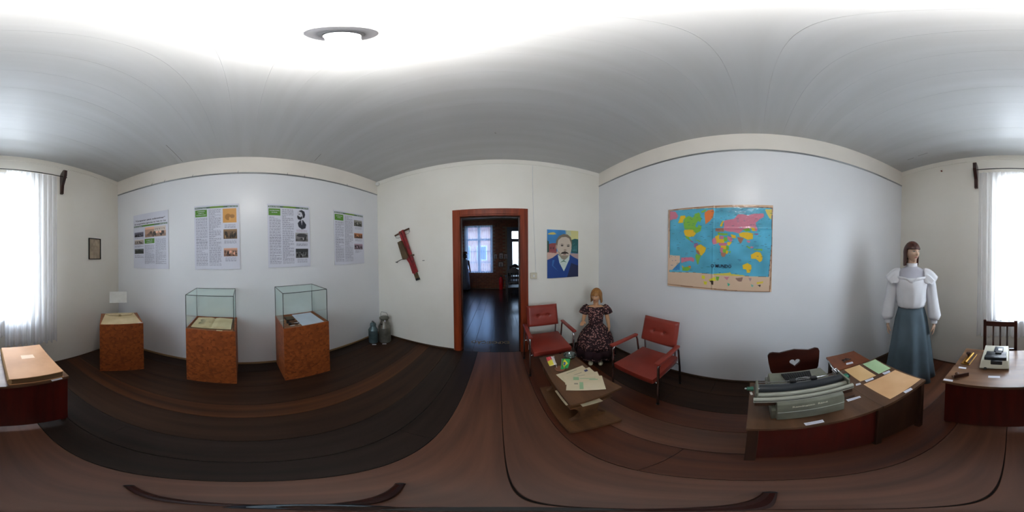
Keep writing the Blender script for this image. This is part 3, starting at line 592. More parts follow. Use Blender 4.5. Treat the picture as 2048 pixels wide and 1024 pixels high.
for k, col in dict(sib=PK,alaska=YE,canada=GN,isl=GN,isl2=GN,green=OR,usa=YE,mex=GN,cam=PU,carib=GN,col=PU,bra=YE,per=BR,arg=GN,rus=PK,sca=YE,eur=BR,tur=GN,chi=YE,mon=GN,man=YE,ind=BR,ira=YE,sau=PK,sea=PK,in1=GN,in2=PK,in3=GN,jap=PU,aus=YE,a1=PK,a2=YE,a3=PK,a4=GN,a5=YE,a6=YE,a7=YE,a8=GN,a9=PK,b1=PK,b3=GN,b2=BR,b4=YE,mad=GN,tri=(226,206,110),inset=BG,insb=(60,140,200),pk=PK,g2=GN,o2=OR,y2=YE,ant=(222,206,90),nz=YE,l1=(226,220,60),l2=(222,214,50),l3=(228,222,60),l4=GN,l5=(70,60,52),l6=(90,190,160),l7=(150,120,110),l8=(232,206,80),l9=(120,196,180),la=(210,140,150),lb=(70,60,56),lc=(180,150,150)).items():
    c.poly(MP[k], col)
rs = np.random.RandomState(5)
for k in range(170):
    u, v = rs.uniform(.02,.98), rs.uniform(.2,.95)
    c.rect(u, v, u+rs.uniform(.008,.03), v+.003, tuple(np.array((70,110,130))+rs.randint(-20,20,3)))
f = MP['fold']
c.blur(1)
def mapwave(U, V): return -.004-.004*np.abs(np.sin(U*7.3+1))*(np.abs(V-.5)*1.6)-.0035*np.exp(-((V-.72)/.012)**2)-.0035*np.exp(-((U-.47)/.008)**2)
sheet(c, 1.08, .85, 'map_sheet', M_glossp, o, -.002, mapwave)
text('O MUNDO', .046, mat('navy_ink', rgb(24,40,70), .4), o, 'lettering', ((.5*(.453+.643)-.5)*1.08, -.0150, (.268-.5)*.85), 'CENTER', .0006, .0006, width=.205)
# portrait painting
o = wall_thing('portrait_painting', 'painted portrait of moustached man in blue suit and white shirt', 'painting', 'D', .923, 1.533, .003)
def PP(pts): return [((x-88)/(655-88)+(0), 1-(y-104)/(960-104)) for x, y in pts]
c = Canvas(130, 182, (60,140,205)); c.noise(.15, 3, 6)
c.poly(PP([(430,90),(700,90),(700,280),(430,280)]), (214,208,140)); c.poly(PP([(400,90),(500,90),(520,200),(420,200)]), (196,206,186), .7)
c.poly(PP([(100,180),(150,155),(210,150),(250,182),(200,192),(110,192)]), (214,196,104))
c.poly(PP([(85,500),(85,650),(300,650),(300,490)]), (214,176,160)); c.poly(PP([(480,520),(700,530),(700,650),(480,650)]), (178,150,146))
c.poly(PP([(110,360),(170,345),(250,345),(250,520),(110,505)]), (150,76,76)); c.rect(.09,.60,.13,.64,(90,50,60)); c.rect(.17,.60,.21,.64,(90,50,60)); c.rect(.04,.545,.28,.552,(190,120,110))
c.poly(PP([(85,290),(120,320),(120,500),(85,510)]), (34,76,64)); c.poly(PP([(520,280),(580,255),(700,260),(700,530),(520,510)]), (30,88,88))
for q in range(4): c.poly(PP([(545+q*22,490),(560+q*20,300+q*14),(552+q*22,490)]), (96,160,170))
c.poly(PP([(85,640),(180,600),(275,530),(370,600),(490,540),(560,590),(700,660),(700,990),(85,990)]), (22,66,140))
c.poly(PP([(430,990),(520,700),(620,740),(700,760),(700,990)]), (28,38,80)); c.poly(PP([(180,640),(170,740),(300,860),(190,740),(215,640)]), (54,110,180))
c.poly(PP([(270,540),(380,640),(490,548),(485,630),(382,850),(300,690)]), (206,222,214)); c.poly(PP([(312,690),(378,645),(436,690),(378,668)]), (60,110,84))
c.ell(*PP([(392,400)])[0], .235, .265, (206,190,172)); c.poly(PP([(300,560),(340,620),(390,645),(440,610),(470,560)]), (150,140,120))
c.poly(PP([(235,400),(245,290),(300,210),(370,175),(450,180),(510,230),(532,300),(535,420),(515,330),(480,250),(420,225),(340,235),(280,290),(262,400)]), (122,108,90))
c.ell(*PP([(248,408)])[0], .028, .045, (176,150,130)); c.ell(*PP([(350,384)])[0], .045, .013, (56,46,40)); c.ell(*PP([(462,392)])[0], .045, .013, (56,46,40))
c.poly(PP([(305,366),(350,352),(392,368),(350,362)]), (80,66,54)); c.poly(PP([(432,370),(470,360),(505,378),(470,370)]), (80,66,54))
c.ell(*PP([(405,465)])[0], .05, .02, (168,146,126)); c.poly(PP([(322,540),(345,505),(402,486),(452,506),(474,540),(440,528),(398,532),(350,530)]), (58,44,36)); c.ell(*PP([(398,545)])[0], .05, .009, (150,100,90))
c.poly(PP([(275,470),(300,560),(345,620),(330,540)]), (150,140,122), .7)
c.blur(1)
sheet(c, .495, .70, 'canvas', M_print, o, -.012, thick=.010)
# red hand planter on the wall
o = thing('hand_planter', 'old red hand corn planter with tin seed box hanging tilted', 'farm tool', (-1.40, WY1, 1.54))
M_red = mat('worn_red_paint', rgb(150,28,34), .5, col2=rgb(104,26,26), scale=(14,14,14)); M_tin = mat('brown_tin', rgb(104,84,56), .5, .3, col2=rgb(84,66,44), scale=(9,9,9)); M_grip = wood('grip_wood', rgb(96,62,38), rgb(66,42,26))
O = (-1.40, WY1, 1.54); yb = WY1
def slat(x0,z0,x1,z1,w,ya,yc,m,n):
    d = Vector((x1-x0,0,z1-z0)).normalized(); s_ = Vector((-d.z,0,d.x))*w/2
    G(O).prism_xz([(x0+s_.x,z0+s_.z),(x0-s_.x,z0-s_.z),(x1-s_.x,z1-s_.z),(x1+s_.x,z1+s_.z)], ya, yc).build(n, m, o)
slat(-1.522,1.925,-1.268,1.25,.042,yb-.03,yb-.004,M_red,'board'); slat(-1.450,1.938,-1.205,1.27,.042,yb-.062,yb-.034,M_red,'board')
g = G(O).tube([(-1.624,yb-.02,1.862),(-1.495,yb-.02,1.908)], .013, 10); g.build('grip', M_grip, o, smooth='auto')
g = G(O).tube([(-1.47,yb-.048,1.915),(-1.328,yb-.048,1.952)], .014, 10); g.build('grip', M_grip, o, smooth='auto')
g = G(O).tube([(-1.61,yb-.02,1.85),(-1.60,yb-.02,1.822),(-1.56,yb-.02,1.818),(-1.50,yb-.02,1.835)], .003, 6); g.build('wire_guard', M_blackm, o)
g = G(O).tube([(-1.325,yb-.048,1.94),(-1.315,yb-.048,1.905),(-1.34,yb-.048,1.875),(-1.41,yb-.048,1.862)], .003, 6); g.build('wire_guard', M_blackm, o)
G(O).prism_xz([(-1.538,1.742),(-1.47,1.768),(-1.335,1.50),(-1.36,1.475),(-1.440,1.462)], yb-.075, yb-.006).build('seed_box', M_tin, o)
G(O).prism_xz([(-1.40,1.50),(-1.335,1.53),(-1.27,1.40),(-1.20,1.28),(-1.235,1.235),(-1.30,1.38),(-1.35,1.44)], yb-.07, yb-.004).build('lower_plate', M_red, o)
g = G(O).tube([(-1.436,yb-.04,1.478),(-1.50,yb-.06,1.455),(-1.556,yb-.08,1.423)], .006, 8).box(-1.568,-1.54,yb-.09,yb-.07,1.412,1.43); g.build('lever', M_steel, o)
g = G(O).tube([(-1.31,yb-.06,1.53),(-1.245,yb-.07,1.54)], .008, 8).ball((-1.242,yb-.07,1.535),.014); g.build('pivot_bolt', M_tin, o)
slat(-1.235,1.26,-1.188,1.15,.05,yb-.055,yb-.012,M_tin,'beak'); slat(-1.199,1.178,-1.188,1.146,.052,yb-.058,yb-.010,M_blackm,'beak_tip')

# ================================================================== PEDESTALS
def osb_box(name, label, W, D, Hh, loc, rz, lip=True):
    """local: front faces -y, origin at centre of base"""
    o = thing(name, label, 'pedestal', loc, rz, 'varnished chipboard pedestals')
    t = .015
    G().box(-W/2, W/2, -D/2, -D/2+t, .0, Hh).build('front_panel', M_osb, o)
    G().box(-W/2, W/2, D/2-t, D/2, .0, Hh).build('back_panel', M_osb, o)
    G().box(-W/2, -W/2+t, -D/2+t, D/2-t, .0, Hh).build('side_panel', M_osb, o)
    G().box(W/2-t, W/2, -D/2+t, D/2-t, .0, Hh).build('side_panel', M_osb, o)
    G().box(-W/2+t, W/2-t, -D/2+t, D/2-t, Hh-.022, Hh-.008 if lip else Hh).build('top_panel', M_osbtop, o)
    return o
def vitrine(name, label, W, D, z0, z1, loc, rz):
    o = thing(name, label, 'glass case', (loc[0],loc[1],z0), rz, 'glass cases on pedestals'); h = z1-z0; t = .004
    G().box(-W/2,W/2,-D/2,-D/2+t,0,h).build('glass_pane', M_gl, o); G().box(-W/2,W/2,D/2-t,D/2,0,h).build('glass_pane', M_gl, o)
    G().box(-W/2,-W/2+t,-D/2+t,D/2-t,0,h).build('glass_pane', M_gl, o); G().box(W/2-t,W/2,-D/2+t,D/2-t,0,h).build('glass_pane', M_gl, o)
    G().box(-W/2,W/2,-D/2,D/2,h,h+t).build('top_pane', M_gl, o)
    e = .0028
    for sx in (-1,1):
        for sy in (-1,1): G().box(sx*W/2-e,sx*W/2+e,sy*D/2-e,sy*D/2+e,0,h+t).build('glass_edge', M_gledge, o)
    for sy in (-1,1): G().box(-W/2,W/2,sy*D/2-e,sy*D/2+e,h-.001,h+t+.001).build('glass_edge', M_gledge, o)
    for sx in (-1,1): G().box(sx*W/2-e,sx*W/2+e,-D/2,D/2,h-.001,h+t+.001).build('glass_edge', M_gledge, o)
    return o
osb_box('display_pedestal', 'tall varnished chipboard pedestal holding open book under glass', .505, .43, .775, (-1.797, -.338, 0), R_(90))
vitrine('glass_case', 'clear glass case covering the open book', .49, .41, .7755, 1.160, (-1.80,-.345), R_(90))
osb_box('display_pedestal', 'tall varnished chipboard pedestal holding white sheet and small tools', .515, .43, .775, (-1.797, .647, 0), R_(90))
vitrine('glass_case', 'clear glass case covering white sheet and small tools', .50, .41, .7755, 1.168, (-1.80,.642), R_(90))
# open book
def open_book(W, D, loc, rz, label):
    o = thing('open_book', label, 'book', loc, rz)
    for s_ in (-1, 1):
        pr_ = [(0,.006),(.02,.018),(.06,.022),(W/2*.6,.018),(W/2,.010)]
        g = G(); top = [(s_*x, z) for x, z in pr_]; 
        poly = top+[(s_*W/2,.002),(0,.002)]
        a = [g.bm.verts.new((p[0],-D/2,p[1])) for p in poly]; b = [g.bm.verts.new((p[0],D/2,p[1])) for p in poly]
        g.bm.faces.new(a); g.bm.faces.new(b[::-1])
        for i in range(len(poly)): g.bm.faces.new((a[i],a[(i+1)%len(poly)],b[(i+1)%len(poly)],b[i]))
        g.build('pages', mat('old_pages', rgb(232,214,174), .7, col2=rgb(214,192,148), scale=(6,6,6)), o)
    G().box(-W/2-.006,W/2+.006,-D/2-.006,D/2+.006,0,.0025).build('cover', M_black, o)
    g = G()
    for i in range(9):
        x0 = -W/2+.05+random.uniform(0,.03); x1 = x0+random.uniform(.05,.11); y = D/2-.08-i*.017
        zf = .0205
        g.box(x0, x1, y, y+.004, .0165, zf)
    g.build('faded_writing', mat('faded_ink', rgb(150,146,120), .7), o)
    return o
open_book(.42, .30, (-1.80,-.345,.768), R_(90), 'open antique book with cream pages inside first glass case')
o = thing('label_card', 'small cream card at front edge before the open book', 'card', (-1.598,-.245,.7755), R_(90)); G().box(-.03,.03,-.010,.010,0,.001).build('card', M_paper, o)
# contents of second case
tag(G((-1.8,.73,.768)).prism([(-1.608,.60),(-1.608,.86),(-1.99,.86),(-1.99,.60)], .768, .7715).build('white_sheet', mat('bluish_white_sheet', rgb(214,222,240), .4)), 'bluish white sheet lying in second glass case', 'paper')
o = thing('tobacco_tin', 'flat dark framed tin lying inside second glass case', 'tin', (-1.86,.53,.768), 0)
G().box(-.06,.06,-.05,.05,0,.012,bev=.003).build('tin_base', M_dk, o); G().box(-.048,.048,-.038,.038,.012,.015,bev=.001).build('tin_lid', mat('dull_brass', rgb(96,84,60), .4, .5), o)
def little_tool(name, label, cat, x, y, m1, m2, L=.11):
    o = thing(name, label, cat, (x, y, .768), R_(90))
    G().tube([(-L/2,0,.010),(-L/2+.03,0,.011)], [.016,.014], 12).build('head', m1, o, smooth='auto'); G().tube([(-L/2+.03,0,.009),(L/2,0,.007)], [.008,.006], 10).build('handle', m2, o, smooth='auto')
little_tool('wooden_pipe', 'dark round-headed tool nearer the tin in second glass case', 'tool', -1.745, .525, M_black, M_grip, .12)
little_tool('wooden_pipe', 'dark round-headed tool nearest front of second glass case', 'tool', -1.685, .53, M_black, M_dk, .12)
k = 0
for x, y, t_ in ((-1.81,.55,'beside the flat tin'),(-1.722,.57,'between the two dark tools'),(-1.655,.505,'nearest the pedestal front edge'),(-1.675,.60,'by the white sheet'),(-1.85,.44,'in the left rear corner')):
    o = thing('label_card', 'small white card in second glass case, '+t_, 'card', (x, y, .768), R_(95)); G().box(-.027,.027,-.008,.008,0,.001).build('card', M_white_card, o)
# corner pedestal, turned to the camera
ang = math.atan2(.345,-.374)-math.pi      # front edge direction
fx, fy = (-1.205-1.579)/2, (-1.46-1.115)/2
nrm = Vector((math.sin(ang)*-1, math.cos(ang), 0))      # local +y
rzp = math.atan2(.345,-.374)
lx = Vector((math.cos(rzp), math.sin(rzp), 0)); ly = Vector((-math.sin(rzp), math.cos(rzp), 0))
cpd = Vector((fx, fy, 0))+ly*.215
osb_box('display_pedestal', 'chipboard pedestal in the corner with cream cloth on top', .51, .43, .745, cpd, rzp, False)
o = thing('pleated_cloth', 'cream cloth with flap laid over corner pedestal', 'cloth', cpd+Vector((0,0,.7455)), rzp)
M_cloth = mat('cream_cloth', rgb(226,206,166), .8, col2=rgb(206,184,140), scale=(5,5,5))
G().prism([(-.243,-.205),(.236,-.205),(.205,.19),(-.195,.19)], 0, .004).build('cloth_sheet', M_cloth, o)
G().prism([(-.195,.19),(-.17,.10),(-.02,.075),(.03,.075),(.17,.10),(.205,.19),(.06,.21),(-.06,.21)], .004, .009).build('flap', M_cloth, o)
g = G().tube([(-.19,.16,.010),(-.14,.095,.010),(0,.078,.011),(.14,.098,.010),(.19,.16,.010)], .0028, 6); g.build('cord', mat('tan_cord', rgb(146,124,84), .8), o)
g = G().tube([(0,.085,.012),(-.012,.11,.013),(.012,.12,.013),(.016,.09,.012)], .004, 6).ball((0,.07,.012),(.022,.010,.006)); g.build('knot', mat('tan_cord', rgb(146,124,84), .8), o, smooth=True)
o = thing('label_card', 'small white card on front corner of the corner pedestal', 'card', cpd+lx*.22-ly*.205+Vector((0,0,.750)), rzp); G().box(-.026,.026,-.006,.006,0,.001).build('card', M_white_card, o)
o = thing('sign_holder', 'white tilted sign panel on short black post behind corner pedestal', 'sign', cpd+ly*.262-lx*.01+Vector((0,0,0)), rzp)
G().tube([(0,0,.0),(0,0,.93)], .010, 10).build('post', M_blackm, o); G().lathe([(.03,0),(.03,.010),(.02,.016)], seg=24).build('foot', M_blackm, o)
G().box(-.125,.125,-.004,.004,-.085,.085,bev=.002).build('panel', mat('sign_panel_white', rgb(238,240,236), .5), o).location = (0,-.005,.985)
o.children[-1].rotation_euler = (R_(-35),0,0)

# ================================================================== MILK CANS
def can(label, x, y, prof, m, handle):
    o = thing('milk_can', label, 'milk can', (x,y,0), 0, 'milk cans in the corner')
    G().lathe(prof, seg=32).build('body', m, o, smooth='auto'); return o
M_c1 = mat('blue_grey_tin', rgb(104,124,128), .45, .5, col2=rgb(78,98,102), scale=(8,8,8)); M_c2 = mat('grey_zinc', rgb(136,134,124), .4, .6, col2=rgb(104,102,92), scale=(8,8,8))
o = can('smaller bluish grey milk can with knobbed lid in corner', -1.85, 1.87, [(.0,.0),(.073,0),(.077,.006),(.077,.245),(.078,.25),(.072,.262),(.045,.315),(.042,.335)], M_c1, 0)
G().lathe([(.047,.33),(.049,.336),(.049,.355),(.044,.375),(.030,.385),(.012,.392),(.0,.393)], seg=28, cap=False).build('lid', M_c1, o, smooth='auto')
G().tube([(-.02,0,.39),(-.016,0,.412),(.016,0,.412),(.02,0,.39)], .006, 8).build('lid_handle', M_blackm, o)
g = G(); g.lathe([(.078,.245),(.080,.25),(.078,.256)], seg=32, cap=False).build('rim_band', M_c1, o)
o = can('larger grey milk can with wire bail handle and label tag', -1.735, 2.02, [(.0,0),(.098,0),(.103,.008),(.103,.295),(.100,.31),(.066,.385),(.062,.43),(.078,.452)], M_c2, 1)
G().lathe([(.079,.450),(.083,.458),(.083,.470),(.060,.485),(.0,.49)], seg=28, cap=False).build('lid', M_c2, o, smooth='auto')
G().tube([(-.075,0,.43),(-.080,0,.52),(-.062,0,.563),(.050,0,.565),(.070,0,.53),(.075,0,.43)], .0035, 8).build('bail_handle', M_steel, o, smooth=True)
g = G(); g.lathe([(.103,.285),(.1055,.292),(.103,.30)], seg=32, cap=False).build('rim_band', M_c2, o)
G().box(-.016,.016,-.079,-.069,.33,.372,bev=.003).build('lid_clasp', M_blackm, o)
G().box(.055,.078,-.066,-.063,.42,.455).build('tag', M_white_card, o)
for x, y, t_ in ((-1.765,1.80,'before the smaller milk can'),(-1.66,1.92,'before the larger milk can')):
    o = thing('label_card', 'small white card on the floor '+t_, 'card', (x,y,0), R_(42)); G().box(-.032,.032,-.010,.010,0,.004).build('card', M_white_card, o)

# ================================================================== CHAIRS
def vinyl_chair():
    o = thing('vinyl_armchair', '', 'chair')
    G().box(-.215,.215,-.225,.215,-.0,.075,bev=.018).build('seat', M_vinyl, o, smooth='auto').location = (0,0,.345)
    ba = o.children[-1]; ba.rotation_euler = (R_(3),0,0)
    # backrest with two tufts
    def bf(u, v):
        x = (u-.5)*.41; z = (v-.5)*.29
        e = min(1, min(u,1-u)*14)**.5*min(1, min(v,1-v)*11)**.5
        y = -.030*e
        for cx_ in (-.062,.062): y += .020*math.exp(-((x-cx_)**2+(z)**2)/.0004)
        y += .006*math.exp(-(z/.02)**2)*math.exp(-(x/.12)**4)
        return (x, y-.012, z)
    g = G(); g.grid(bf, 44, 32); g.box(-.205,.205,-.014,.012,-.145,.145,bev=.004); b = g.build('backrest', M_vinyl, o, smooth='auto'); b.location = (0,.215,.70); b.rotation_euler = (R_(-14),0,0)
    for cx_ in (-.062,.062): 
        q = G().ball((cx_,-.024,0),(.009,.004,.009),10).build('button', M_vinyl, b, smooth=True)
    for s_ in (-1,1):
        x = s_*.245
        G().tube([(x,-.20,0),(x,-.205,.30),(x,-.205,.57),(x,-.185,.597),(x,-.15,.603)], .011, 10).build('leg', M_chrome, o, smooth=True)
        G().tube([(x,.20,0),(x,.185,.30),(x,.150,.55),(x,.135,.597),(x,.10,.603)], .011, 10).build('leg', M_chrome, o, smooth=True)
        G().box(s_*.222,s_*.268,-.235,.14,.606,.634,bev=.010).build('armrest', M_vinyl, o, smooth='auto')
        G().tube([(x,-.20,.345),(s_*.20,-.19,.345),(s_*.20,.19,.340),(x,.178,.345)], .009, 8).build('side_rail', M_chrome, o, smooth=True)
        G().tube([(s_*.17,.19,.345),(s_*.18,.215,.42),(s_*.18,.205,.56),(s_*.18,.235,.70)], .010, 8).build('back_post', M_chrome, o, smooth=True)
        for yy in (-.20,.20): G().lathe([(.0,0),(.014,0),(.014,.018),(0,.018)],(x,yy,0),12,False).build('foot_cap', M_black, o)
    return o
ch = vinyl_chair(); ch.location = (.553,1.815,0); ch.rotation_euler = (0,0,R_(0)); ch['group'] = 'red vinyl armchairs'
ch['label'] = 'red brown vinyl armchair with chrome frame beside the doorway'
ch2 = copy_tree(ch, (1.16,.885,0), R_(-88), 'red brown vinyl armchair with chrome frame under the world map')
ch2.scale = (.98,.98,1)
# heart chair behind typewriter desk
o = thing('heart_chair', 'dark mahogany chair with heart cut in its back, behind typewriter', 'chair', (0,0,0)); o.location = (.955,-.31,0); o.rotation_euler = (0,0,R_(-90))
# local: chair faces -y ; with rz=-90 local -y -> -x (towards desk)
def heart_back():
    out = [(-.168,.33),(-.178,.30),(-.172,.22),(-.160,.12),(-.125,.02),(-.115,0),(.115,0),(.125,.02),(.160,.12),(.172,.22),(.178,.30),(.170,.335),(.150,.345),(.10,.332),(.05,.345),(0,.357),(-.05,.345),(-.10,.330),(-.145,.338)]
    N = 40
    ht = []
    for k in range(N):
        t_ = 2*math.pi*k/N; ht.append((16*math.sin(t_)**3/16*.036, .205+(13*math.cos(t_)-5*math.cos(2*t_)-2*math.cos(3*t_)-math.cos(4*t_))/16*.050))
    # resample outline by angle around heart centre
    c0 = (0,.20)
    def ray_out(a):
        best = None
        for i in range(len(out)):
            p, q = out[i], out[(i+1)%len(out)]
            d = (math.sin(a), math.cos(a)); ex, ez = q[0]-p[0], q[1]-p[1]; den = d[0]*ez-d[1]*ex
            if abs(den) < 1e-9: continue
            t1 = ((p[0]-c0[0])*ez-(p[1]-c0[1])*ex)/den; t2 = ((p[0]-c0[0])*d[1]-(p[1]-c0[1])*d[0])/den
            if t1 > 0 and -1e-6 <= t2 <= 1+1e-6 and (best is None or t1 > best): best = t1
        return (c0[0]+d[0]*best, c0[1]+d[1]*best)
    A = [math.atan2(p[0], p[1]-.20) for p in ht]
    angs = sorted(set([round(a,5) for a in A]+[round(math.atan2(p[0],p[1]-.20),5) for p in out]))
    hs = sorted([(math.atan2(p[0], p[1]-.20), p) for p in ht])
    def inner(a):
        for (a0,p0),(a1,p1) in zip(hs, hs[1:]+[(hs[0][0]+2*math.pi, hs[0][1])]):
            for aa in (a, a+2*math.pi):
                if a0 <= aa <= a1:
                    t_ = (aa-a0)/max(1e-9,a1-a0); return (p0[0]+(p1[0]-p0[0])*t_, p0[1]+(p1[1]-p0[1])*t_)
        return hs[0][1]
    g = G(); L = []
    for a in angs:
        ro = ray_out(a); ri = inner(a)
        L.append([g.bm.verts.new((p[0], y, p[1])) for p, y in ((ro,-.010),(ri,-.010),(ri,.010),(ro,.010))])
    for i in range(len(L)):
        a, b = L[i], L[(i+1)%len(L)]
        for k in range(4): g.bm.faces.new((a[k], b[k], b[(k+1)%4], a[(k+1)%4]))
    return g
b = heart_back().build('backrest', M_heart, o); b.location = (0,.175,.455); b.rotation_euler = (R_(-12),0,0); b.scale = (1.13,1,.85)
b.modifiers.new('bevel','BEVEL').width = .002
G().prism([(-.19,-.19),(.19,-.19),(.16,.19),(-.16,.19)], .40, .428).build('seat', M_heart, o)
G().box(-.11,.11,.150,.180,.428,.452).build('back_foot', M_heart, o)
for sx in (-1,1):
    for sy in (-1,1): G().tube([(sx*.12,sy*.12,.40),(sx*.175,sy*.175,0)], [.018,.013], 10).build('leg', M_heart, o, smooth='auto')
# slatted chair at small desk
o = thing('slatted_chair', 'dark wooden chair with three back slats in front of window', 'chair', (.088,-1.47,0), R_(180))
# facing -y local -> +y world
for sx in (-1,1):
    G().box(sx*.138-.014,sx*.138+.014,-.012,.012,.0,.968,bev=.003).build('back_post', M_heart, o)
    G().box(sx*.138-.014,sx*.138+.014,-.33,-.30,.0,.40,bev=.003).build('leg', M_heart, o)
    G().box(sx*.138-.010,sx*.138+.010,-.30,-.012,.15,.175).build('stretcher', M_heart, o)
G().box(-.126,.126,-.010,.010,.905,.955,bev=.003).build('top_rail', M_heart, o); G().box(-.126,.126,-.010,.010,.625,.652,bev=.002).build('lower_rail', M_heart, o)
for q in (-.062,0,.062): G().box(q-.008,q+.008,-.006,.006,.652,.905,bev=.001).build('slat', M_heart, o)
G().box(-.155,.155,-.335,.015,.40,.425,bev=.005).build('seat', M_heart, o)

# ================================================================== COFFEE TABLE
CX, CY = .515, 1.058
o = thing('coffee_table', 'low brown wooden coffee table with carved supports and base board', 'table', (CX,CY,0))
O = (CX,CY,0)
G(O).prism([(.350,1.392),(.336,.716),(.690,.722),(.655,1.402)], .452, .475).build('tabletop', M_tab, o)
G(O).prism([(.362,1.38),(.349,.730),(.676,.735),(.643,1.39)], .440, .452).build('moulding', M_tab, o)
G(O).prism([(.338,1.335),(.318,.690),(.640,.668),(.640,1.345)], .012, .052).build('base_board', M_tab, o)
for x,y in ((.36,1.30),(.34,.72),(.61,.70),(.615,1.31)): G(O).box(x-.02,x+.02,y-.02,y+.02,0,.013).build('foot', M_dk, o)
G(O).prism([(.365,1.33),(.355,.755),(.640,.755),(.625,1.33)], .345, .358).build('shelf', M_tab, o)
sup = [(-.115,.05),(.115,.05),(.12,.06),(.085,.09),(.06,.14),(.062,.20),(.085,.25),(.118,.30),(.13,.345),(-.13,.345),(-.118,.30),(-.085,.25),(-.062,.20),(-.06,.14),(-.085,.09),(-.12,.06)]
for yy in (.815,1.27): G(O).prism_xz([(CX-.015+x,z) for x,z in sup], yy-.016, yy+.016).build('carved_support', M_tab, o)
for x,y in ((.385,.80),(.375,1.31),(.625,.80),(.612,1.31)): G(O).box(x-.012,x+.012,y-.012,y+.012,.358,.440).build('post', M_tab, o)
G(O).box(CX-.03,CX+.0,.831,1.254,.10,.17).build('stretcher', M_tab, o)
def flat(name, label, cat, pts, z, m, th=.0012, group=None):
    cx_ = sum(p[0] for p in pts)/4; cy_ = sum(p[1] for p in pts)/4
    o = G((cx_,cy_,z)).prism(pts, z, z+th).build(name, m); tag(o, label, cat, group); return o
# magazines on the shelf
for i, (pts, t_) in enumerate((([(.353,.99),(.351,.80),(.50,.83),(.50,.99)],'poking out at the side facing the doorway'),([(.43,.98),(.425,.745),(.555,.738),(.55,.98)],'poking out at the near end'))):
    o = flat('magazine', 'pale magazine on coffee table shelf, '+t_, 'magazine', pts, .3585+i*.004, M_paper, .003)
# envelopes
M_env = mat('envelope_paper', rgb(228,212,180), .7, col2=rgb(218,200,164), scale=(5,5,5)); M_gi = mat('green_print', rgb(166,196,150), .7); M_gi2 = mat('grey_print', rgb(160,150,132), .7)
def env(label, pts, z, extra):
    o = thing('envelope', label, 'envelope', (0,0,z), 0, 'fanned envelopes on the coffee table')
    cx_ = sum(p[0] for p in pts)/4; cy_ = sum(p[1] for p in pts)/4; o.location = (cx_,cy_,z)
    G((cx_,cy_,z)).prism(pts, z, z+.0012).build('paper', M_env, o)
    p0, p1, p2, p3 = [Vector((*p,0)) for p in pts]
    for (u0,v0,u1,v1,m) in extra:
        def at(u, v): return (p0*(1-u)*(1-v)+p1*u*(1-v)+p2*u*v+p3*(1-u)*v)[:2]
        G((cx_,cy_,z)).prism([at(u0,v0),at(u1,v0),at(u1,v1),at(u0,v1)], z+.0012, z+.0015).build('print', m, o)
env('cream envelope at the bottom and left of the fan', [(.397,1.087),(.639,1.130),(.637,1.010),(.416,.955)], .475, [(.3,.2,.7,.24,M_gi2)])
env('cream envelope with dark stamp, second in the fan', [(.432,1.05),(.672,1.076),(.662,.965),(.428,.940)], .4765, [(.3,.25,.62,.30,M_gi2),(.74,.12,.86,.36,mat('stamp_blue', rgb(84,84,120), .7))])
env('cream envelope third in the fan, mostly covered', [(.443,1.045),(.686,.986),(.640,.880),(.405,.935)], .478, [(.3,.15,.6,.19,M_gi2)])
env('cream envelope topmost of the fan with green printing', [(.466,1.038),(.677,.916),(.595,.761),(.381,.871)], .4795, [(.17,.08,.33,.30,M_gi),(.36,.16,.80,.20,M_gi),(.62,.24,.86,.30,M_gi),(.20,.52,.30,.60,M_gi2),(.34,.45,.44,.92,M_gi)])
# flags
o = thing('flag_stand', 'round wooden desk stand with two small flags', 'flag stand', (.455,1.158,.475))
G().lathe([(.0,0),(.038,0),(.040,.004),(.038,.010),(0,.012)], seg=28, cap=False).build('wooden_base', mat('pinkish_wood', rgb(150,96,70), .5), o, smooth='auto')
for dx, dy, h_, n in ((.008,.0,.115,'flagpole'),(-.020,.014,.145,'flagpole')):
    G().tube([(dx,dy,.01),(dx*2.0,dy*2,h_)], .0018, 8).ball((dx*2,dy*2,h_+.003),.004,8).build(n, M_white, o)
def flag(label, fn, W, Hh, loc, rz, bend):
    c = Canvas(48, 64, (30,150,70)); fn(c)
    f = sheet(c, W, Hh, 'flag', M_print, o, 0, lambda U, V: bend*np.sin((U-.5)*5+V*2), .001, False); f.location = loc; f.rotation_euler = (R_(-18), R_(22 if rz > 0 else -20), rz); lab(f, label)
def br(c):
    c.rect(0,0,1,1,(36,156,78)); c.poly([(.5,.95),(.9,.5),(.5,.05),(.1,.5)], (226,216,60)); c.ell(.5,.5,.20,.16,(46,90,176)); c.poly([(.3,.54),(.7,.50),(.7,.47),(.3,.51)], (220,226,240))
def rg(c): c.rect(0,0,1,1,(214,196,40)); c.poly([(0,1),(1,1),(1,.72),(0,.55)], (196,40,48)); c.rect(.62,0,1,1,(226,220,214)); c.rect(0,0,.62,.1,(232,214,130))
flag('green flag with yellow diamond and blue disc', br, .086, .100, (.036,-.016,.066), R_(14), .010)
flag('yellow, red and white flag', rg, .060, .092, (-.058,.034,.090), R_(-24), .008)
o = thing('glass_bowl', 'dark smoky glass bowl on coffee table behind flags', 'bowl', (.600,1.285,.475))
G().lathe([(.0,0),(.030,0),(.044,.014),(.056,.040),(.060,.052),(.056,.052),(.050,.038),(.038,.016),(.0,.010)], seg=32, cap=False).build('bowl', glass_mat('smoky_glass', (.42,.48,.46), .5), o, smooth=True)
G().ball((-.01,.0,.022),(.018,.018,.010)).build('stone', mat('greenish_stone', rgb(70,104,90), .3), o, smooth=True)
